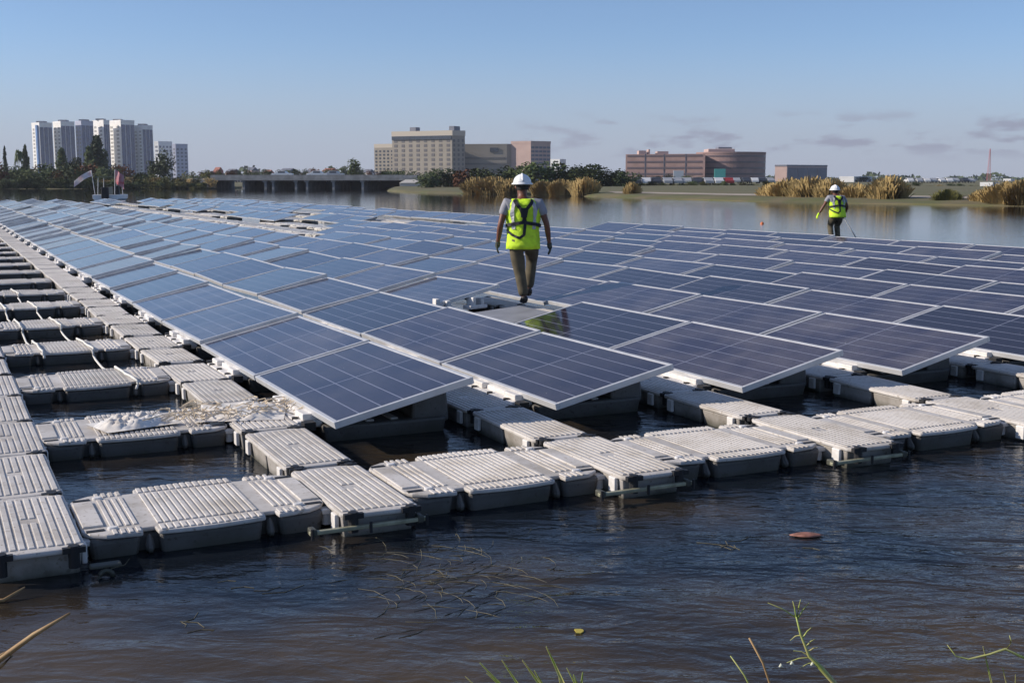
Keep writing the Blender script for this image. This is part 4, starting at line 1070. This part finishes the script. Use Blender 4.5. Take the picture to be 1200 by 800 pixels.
def plant(kind, key, px, ytop, wpx, Y, name, cat, label, group, z=None, var=0):
    ck = (kind, key, var)
    if ck not in CM: me = crown_mesh(len(kind)*31+var*7, kind); me.materials.append(leafm[key]); CM[ck] = me
    if kind != 'reed' and (kind, var) not in TM: TM[(kind, var)] = trunk_mesh(var+5, kind)
    if z is None: z = .5
    q = at(px, ytop, Y); h = q.z-z; wd = wpx/F*Y
    sc = {'round': 1.0, 'bush': 1.0, 'pine': 1.15, 'reed': 1.0, 'palm': 1.0}[kind]
    r = empty(name, (q.x, Y, z-.05), random.uniform(0,6.28), label, cat, group)
    r.scale = (wd*sc, wd*sc, h*(1.4 if kind == 'bush' else 1))
    for nm, me in (('foliage' if kind in ('reed','bush') else 'crown', CM[ck]),)+((('stem' if kind == 'bush' else 'trunk', TM[(kind, var)]),) if kind != 'reed' else ()):
        o = bpy.data.objects.new(nm, me); COL.objects.link(o); o.parent = r
    return r
rv = random.Random(21)
# tall reeds at the right bank
shoreY = lambda px: (on(px, 226.3+(px-475)*.0237, 0).y)
GR_ = 'golden reed clumps on the right bank'
reeds = [(558,207,26,'smallest golden reed clump beside the rust-red bush'),(578,206,34,'broad golden reed clump left of the standing worker\'s head'),(597,209,24,'golden reeds just left of the standing worker'),
    (636,211,22,'golden reed clump right of the standing worker\'s shoulder'),(657,209.5,22,'round golden reed clump, middle one of the three right of the worker'),(685,207,26,'roundest golden bush, third right of the standing worker'),(741,213,15,'lone small reed tuft left of the mauve building\'s centre'),
    (905,214,24,'low reeds at the left foot of the big tall reed bank'),(925,208,36,'tall reeds under the dark office block, left'),(950,206,40,'tallest golden reeds left of the distant worker'),(974,208,30,'tall reeds right behind the distant worker'),(1004,214,26,'reeds right of the distant worker'),(1042,205,36,'lone tall golden reed bush right of the distant worker'),
    (1111,221,24,'low yellow-green reeds near the white hut'),(1150,222,20,'low reed tuft below the white hut'),(1178,212,40,'tall orange-brown reeds near the right frame edge'),(1202,209,44,'tall orange-brown reeds cut by the right frame edge')]
for n_, (px, yt, wd, lb_) in enumerate(reeds):
    key = 'gold' if px != 1111 else 'olive'
    for e_ in (0,):
        plant('reed', key, px, yt-1, wd*1.4, shoreY(px)+2.2, 'reed_clump', 'reeds', lb_, GR_, z=.15, var=n_ % 3)
# dark trees behind the reeds
places = []
for n_, (px, yt, wd, key, kind) in enumerate([(503,203,22,'dark','round'),(516,199,26,'green','round'),(529,201,22,'dark','round'),(545,202,24,'rust','bush'),(566,199,26,'dark','round'),(592,197,26,'dark','round'),(612,193,30,'green','round'),(634,191,34,'green','round'),
        (655,192,28,'dark','round'),(672,195,26,'dark','round'),(688,194,28,'dark','round'),(706,197,24,'dark','round'),(720,199,22,'dark','round'),(735,203,20,'dark','round'),(484,202,20,'dark','round'),(470,200,18,'dark','round'),(456,202,18,'dark','round')]):
    w_ = {'rust': 'rust-red bush', 'dark': 'dark green tree', 'green': 'mid green tree'}[key]
    plant(kind, key, px, yt-2, wd*1.75, (190 if px > 498 else 262)+rv.uniform(0,14), 'tree' if kind == 'round' else 'bush', 'tree' if kind == 'round' else 'bush', '%s of the right bank grove, %s of the grove from its left end' % (w_, ordw(sorted([503,516,529,545,566,592,612,634,655,672,688,706,720,735,484,470,456]).index(px))), 'trees of the right bank grove', z=-.6, var=n_ % 3)
for n_, (px, yt, wd) in enumerate([(752,205,16),(768,206,18),(783,204,14),(806,205,16),(820,207,14),(866,208,12),(880,209,14),(1012,207,16),(1030,209,14),(1056,211,12)]):
    plant('round', 'dark', px, yt, wd*1.2, 420, 'tree', 'tree', 'small dark tree standing before the right buildings, %s from the left' % ordw(n_), 'small trees before the right buildings', z=1, var=n_ % 3)
# left bank
left = [(21,167,9,'palm','green','tall palm at the left frame edge'),(117,166,14,'palm','dark','palm before the lavender tower'),(30,175,9,'pine','dark','slim conifer left of the towers')]
for px, yt, wd, kd, key, lb_ in left: plant(kd, key, px, yt, wd*1.6, 320, 'palm_tree' if kd == 'palm' else 'tree', 'tree', lb_, 'tall trees before the towers', z=.9)
plant('pine','dark',5,172,12,330,'tree','tree','slim dark conifer at the very left edge','tall trees before the towers',z=.9,var=1)
plant('pine','dark',29,170,18,330,'tree','tree','slender conifer just left of the towers','tall trees before the towers',z=.9,var=2)
plant('pine','green',72,174,32,300,'tree','tree','short dark conifer before the second tower','tall trees before the towers',z=.9,var=0)
plant('round','dark',88,184,20,300,'tree','tree','low round tree before the second tower','tall trees before the towers',z=.9,var=1)
plant('pine','green',104,172,34,290,'tree','tree','dark conifer before the third tower','tall trees before the towers',z=.9,var=1)
plant('pine','dark',113,160,50,295,'tree','tree','tallest dark conifer, before the middle of the towers','tall trees before the towers',z=.9,var=2)
plant('round','dark',192,175,26,300,'tree','tree','round dark tree before the low apartment block','tall trees before the towers',z=.9,var=2)
plant('round','dark',178,186,22,300,'tree','tree','low dark tree right of the last tower','tall trees before the towers',z=.9,var=0)
plant('round','green',413,184,22,300,'tree','tree','lone round green tree standing above the right end of the bridge','trees',z=.9,var=0)
n_ = 0
bx = []
px = -4
while px < 262:
    left_part = px < 150
    yt = rv.uniform(193,203) if left_part else rv.uniform(203,211)
    key = rv.choice(('dark','dark','green','rust','green')) if left_part else rv.choice(('olive','olive','green'))
    bx.append((px, yt, rv.uniform(16,26) if left_part else rv.uniform(10,18), key, 243+rv.uniform(0,18)))
    px += rv.uniform(6,10) if left_part else rv.uniform(6,9)
for px in range(0, 250, 9): bx.append((px+rv.uniform(-3,3), rv.uniform(209,214), rv.uniform(10,16), rv.choice(('olive','green','dark') if px < 110 else ('olive','olive','gold')), 237))
for px in range(-6, 246, 7): bx.append((px+rv.uniform(-2,2), rv.uniform(211,215) if px < 110 else rv.uniform(213,217), rv.uniform(9,14), rv.choice(('dark','green','dark') if px < 110 else ('olive','green','dark')), 234.5))
bx.sort()
for n_, (px, yt, wd, key, Y) in enumerate(bx):
    c_ = {'dark':'dark green','green':'mid green','rust':'reddish brown','olive':'yellow-green','gold':'straw coloured'}[key]
    plant('bush', key, px, yt-1.5, wd*1.7, Y, 'bush', 'bush', '%s bush on the left bank, %s along the bank from the left frame edge' % (c_, ordw(n_)), 'bushes along the left bank', z=(.35 if Y > 236 else .0), var=n_ % 3)
# trees beyond the bridge
for n_, px in enumerate(range(236, 470, 11)):
    yt = rv.choice((193,196,198,200,195,199)); plant('round', rv.choice(('dark','rust','dark','green')), px+rv.uniform(-3,3), yt, rv.uniform(12,20), 380+rv.uniform(-30,60), 'tree', 'tree', 'tree showing above the bridge, %s from the left' % ordw(n_), 'trees above the bridge', z=.9, var=n_ % 3)
# bank fringe at right: low sedge
for n_, px in enumerate(range(700, 1210, 17)):
    plant('bush', 'olive' if n_ % 3 else 'dark', px+rv.uniform(-5,5), 236.0+(px-700)*.0085-rv.uniform(0,3.4), rv.uniform(14,30), shoreY(px)+1.5, 'shrub', 'shrub', 'low shrub at the right waterline, %s from the left' % ordw(n_), 'low shrubs at the right waterline', z=.1, var=n_ % 3)
for n_, px in enumerate(range(742, 905, 9)):
    plant('bush', rv.choice(('dark','olive','green')), px+rv.uniform(-3,3), rv.uniform(211.5,216), rv.uniform(10,20), 205, 'shrub', 'shrub', 'low shrub growing before the parked cars, %s from the left' % ordw(n_), 'shrubs before the parked cars', z=.75, var=n_ % 3)
for n_, px in enumerate(range(1052, 1160, 12)):
    plant('bush', rv.choice(('dark','olive','gold')), px+rv.uniform(-3,3), rv.uniform(213.5,218), rv.uniform(12,20), 190, 'shrub', 'shrub', 'low shrub on the flat far right bank, %s from the left' % ordw(n_), 'shrubs on the flat far right bank', z=.75, var=n_ % 3)
# far tree line
fm = MB(); rn = random.Random(9)
for k in range(5200):
    px = rn.uniform(-80, 1290); Y = rn.uniform(950, 1300); hh = 6+4*math.sin(px*.05)+3*math.sin(px*.13+1)+rn.uniform(-1,1)
    if px > 700: hh *= .55
    q = at(px, 210, Y); z = 1+hh*rn.random()**.7; s = rn.uniform(.8,2.2)
    d = Vector((rn.gauss(0,1), rn.gauss(0,.6), rn.gauss(0,.6))).normalized(); v_ = d.orthogonal().normalized()
    p = Vector((q.x, Y, z)); fm.add([p-d*s-v_*s*.6, p+d*s-v_*s*.6, p+d*s+v_*s*.6, p-d*s+v_*s*.6], [(0,1,2,3)])
tag(fm.build('distant_woodland', leafm['dark'], fix=False), 'distant dark line of trees along the whole horizon', 'woodland', kind='stuff')

# ------------------------------------------------------------------ foreground water plants and debris
gm_ = simple('fresh_grass_blade', (.34,.42,.09), .5, col2=(.46,.42,.18), scale=12)
tanm = simple('dry_reed', (.30,.17,.07), .7, col2=(.42,.28,.13), scale=14)
def blade_mesh(mb, pts, w):
    P = [Vector(p) for p in pts]; A_, B_, C_ = [], [], []
    for i, p in enumerate(P):
        t = i/(len(P)-1); d = (P[min(i+1,len(P)-1)]-P[max(i-1,0)]).normalized(); s = d.cross(Vector((.2,1,.1))).normalized()*w*(1-t**1.8*.95)
        n__ = s.cross(d).normalized()*w*.35; A_.append(p-s); B_.append(p+n__); C_.append(p+s)
    mb.rings([A_, B_, C_], close=False)
def curve(p0, p1, bend, n=9):
    return [p0.lerp(p1, k/n)+bend*math.sin(math.pi*k/n) for k in range(n+1)]
def wp(px, py, Y): return at(px, py, Y)
g1 = empty('grass_tuft', at(660, 845, 3.75), 0, 'fresh green grass tuft poking up at the bottom middle', 'grass tuft', 'water plants in the foreground'); off = g1.location
for n_, (x0, y0, x1, y1, w_) in enumerate([(700,925,640,757,.0050),(655,925,683,787,.0055),(700,925,612,773,.0055),(680,925,562,776,.0045),(668,925,588,773,.0045),(660,925,545,792,.003),(705,925,672,790,.004),(690,925,626,785,.004),(690,925,570,788,.004),(665,925,655,792,.005),(720,925,664,782,.0035)]):
    b = MB(); p0, p1 = at(x0,y0,3.75)-off, at(x1,y1,3.85)-off; blade_mesh(b, curve(p0, p1, Vector((.012,0,.014))), w_*2.6); b.build('blade', gm_, g1, fix=False, solid=.0012)
g2 = empty('water_weed', at(975, 840, 3.6), 0, 'tall green weed stem with forked tips right of bottom centre', 'weed', 'water plants in the foreground'); off = g2.location
b = MB(); P = [at(x, y, 3.6)-off for x, y in ((1004,925),(990,850),(978,800),(962,782),(948,768),(938,742),(933,722))]; b.tube(P, [.011,.010,.009,.0085,.005,.0038,.0025], 7); b.build('stem', gm_, g2, smooth=True)
b = MB()
for x0,y0,x1,y1 in ((934,724,900,706),(933,722,929,704),(934,726,948,706),(934,724,938,702),(940,748,952,734),(938,744,926,750),(948,768,930,762),(950,770,922,776),(944,758,956,748),(955,776,938,782),(946,764,960,758)):
    b.tube([at(x0,y0,3.6)-off, at((x0+x1)/2,(y0+y1)/2-2,3.62)-off, at(x1,y1,3.6)-off], [.003,.0022,.001], 5)
b.build('twig', gm_, g2, smooth=True)
b = MB()
for x, y in ((952,779),(928,778),(915,781)): b.tube([at(x-2,y,3.6)-off, at(x,y-2,3.6)-off, at(x+2.5,y,3.6)-off], [.002,.007,.002], 6)
b.build('bud', simple('white_bud', (.6,.62,.5), .6), g2, smooth=True)
g3 = empty('dry_stalk', at(900, 840, 3.6), 0, 'pair of thin dry stalks leaning left of the tall weed', 'stalks', 'water plants in the foreground'); off = g3.location
b = MB(); b.tube([at(950,940,3.6)-off, at(912,830,3.6)-off, at(894,776,3.6)-off, at(878,747,3.62)-off], [.004,.004,.004,.003], 6); b.build('stalk', tanm, g3, smooth=True)
b = MB(); b.tube([at(940,940,3.6)-off, at(892,830,3.6)-off, at(872,790,3.6)-off, at(856,768,3.62)-off], [.003,.003,.003,.0015], 6); b.build('stalk', gm_, g3, smooth=True)
g4 = empty('grass_tuft', at(1175, 840, 3.5), 0, 'thin green blades and arching stem in the bottom right corner', 'grass tuft', 'water plants in the foreground'); off = g4.location
for x0,y0,x1,y1,w_ in ((1188,945,1152,757,.005),(1205,945,1175,782,.004),(1182,945,1190,790,.003),(1148,945,1172,800,.003)):
    b = MB(); blade_mesh(b, curve(at(x0,y0,3.5)-off, at(x1,y1,3.5)-off, Vector((.006,0,.004))), w_); b.build('blade', gm_, g4, fix=False, solid=.001)
b = MB(); b.tube([at(x,y,3.5)-off for x,y in ((1300,940),(1240,810),(1212,775),(1195,768),(1178,760),(1160,766),(1135,772),(1120,768),(1110,755))], [.006,.0055,.005,.0045,.004,.0035,.003,.002,.001], 6); b.tube([at(x,y,3.5)-off for x,y in ((1178,762),(1185,752),(1183,744))], [.003,.002,.001], 5); b.build('stem', gm_, g4, smooth=True)
g5 = empty('dry_reed', at(0, 775, 4.0), 0, 'dry brown reed stick slanting out of the left bottom corner', 'reed'); off = g5.location
b = MB(); b.tube([at(x,y,4.0)-off for x,y in ((-90,835),(-40,800),(0,772),(40,743),(82,718))], [.012,.012,.011,.009,.004], 8); b.build('stalk', tanm, g5, smooth=True)
b = MB(); b.tube([at(x,y,4.0)-off for x,y in ((-20,800),(4,778),(14,768),(6,764),(-10,772))], [.006,.006,.005,.004,.003], 6); b.build('broken_leaf', tanm, g5, smooth=True)
g6 = MB(); q = on(4, 703, .09); g6.tube([q+Vector((-.12,-.02,0)), q, q+Vector((.06,.08,.03))], [.008,.008,.003], 6); tag(g6.build('twig', tanm, smooth=True), 'short brown twig floating at the left edge below the walkway', 'twig')
# floating bits
q = on(945, 628, .08); b = MB(); rr = []
for k in range(5):
    a = k/4*math.pi; rr.append([q+Vector((-.085+.17*i/8, .035*math.cos(a)*math.sin(math.pi*(i+.3)/8.6), .004+.012*math.sin(a)*math.sin(math.pi*(i+.3)/8.6))) for i in range(9)])
b.rings(rr, close=False); tag(b.build('floating_leaf', simple('salmon_leaf', (.36,.16,.12), .7, col2=(.20,.09,.06), scale=28), smooth=True, fix=False, solid=.003), 'salmon-orange curled leaf floating on the water at the right', 'leaf')
q = on(678, 740, .08); b = MB(); b.prism([(q.x+.016*math.cos(t)*(1+.35*math.sin(3*t+1)), q.y+.030*math.sin(t)*(1+.3*math.cos(2*t))) for t in [k*math.pi/7 for k in range(14)]], .081, .085); tag(b.build('floating_leaf', simple('yellow_leaf', (.45,.36,.06), .6)), 'tiny yellow leaf floating at lower centre', 'leaf')
# submerged weed strands trailing at the surface
subm = simple('pale_waterweed', (.11,.10,.065), .7, var=.3, scale=8)
rn = random.Random(5); b = MB()
for k in range(90):
    px, py = rn.gauss(505, 55), rn.gauss(685, 24); q = on(px, py, .080); an = rn.uniform(-.3, 1.5); ln_ = rn.uniform(.1,.42); c_ = rn.uniform(-1.2,1.2)
    pts_ = [q+Vector((math.cos(an+c_*s/5)*ln_*s/5, math.sin(an+c_*s/5)*ln_*s/5, .0015*math.sin(s*2))) for s in range(6)]; b.tube(pts_, [.0015]*5+[.0008], 4)
for k in range(16):
    px, py = rn.choice(((150,668),(110,660),(300,690),(850,640),(1000,650),(235,735))); q = on(px+rn.gauss(0,18), py+rn.gauss(0,6), .081); an = rn.uniform(0, 3.1); ln_ = rn.uniform(.05,.2)
    b.tube([q, q+Vector((math.cos(an)*ln_*.5, math.sin(an)*ln_*.5, 0)), q+Vector((math.cos(an+.4)*ln_, math.sin(an+.4)*ln_, 0))], .0018, 5)
tag(b.build('waterweed', subm, fix=False), 'pale strands of waterweed at the surface before the front walkway', 'waterweed', 'water plants in the foreground', 'stuff')

# ------------------------------------------------------------------ haze
b = MB(); b.box(-1700, 1700, -60, 1500, -1.5, 62)
hm = bpy.data.materials.new('thin_air'); hm.use_nodes = True; t_ = hm.node_tree; t_.nodes.clear()
vo = t_.nodes.new('ShaderNodeVolumePrincipled'); ou = t_.nodes.new('ShaderNodeOutputMaterial'); t_.links.new(vo.outputs[0], ou.inputs['Volume'])
vo.inputs['Color'].default_value = (.80, .84, .95, 1); vo.inputs['Density'].default_value = .00016; vo.inputs['Anisotropy'].default_value = .2
tag(b.build('haze', hm), kind='stuff')
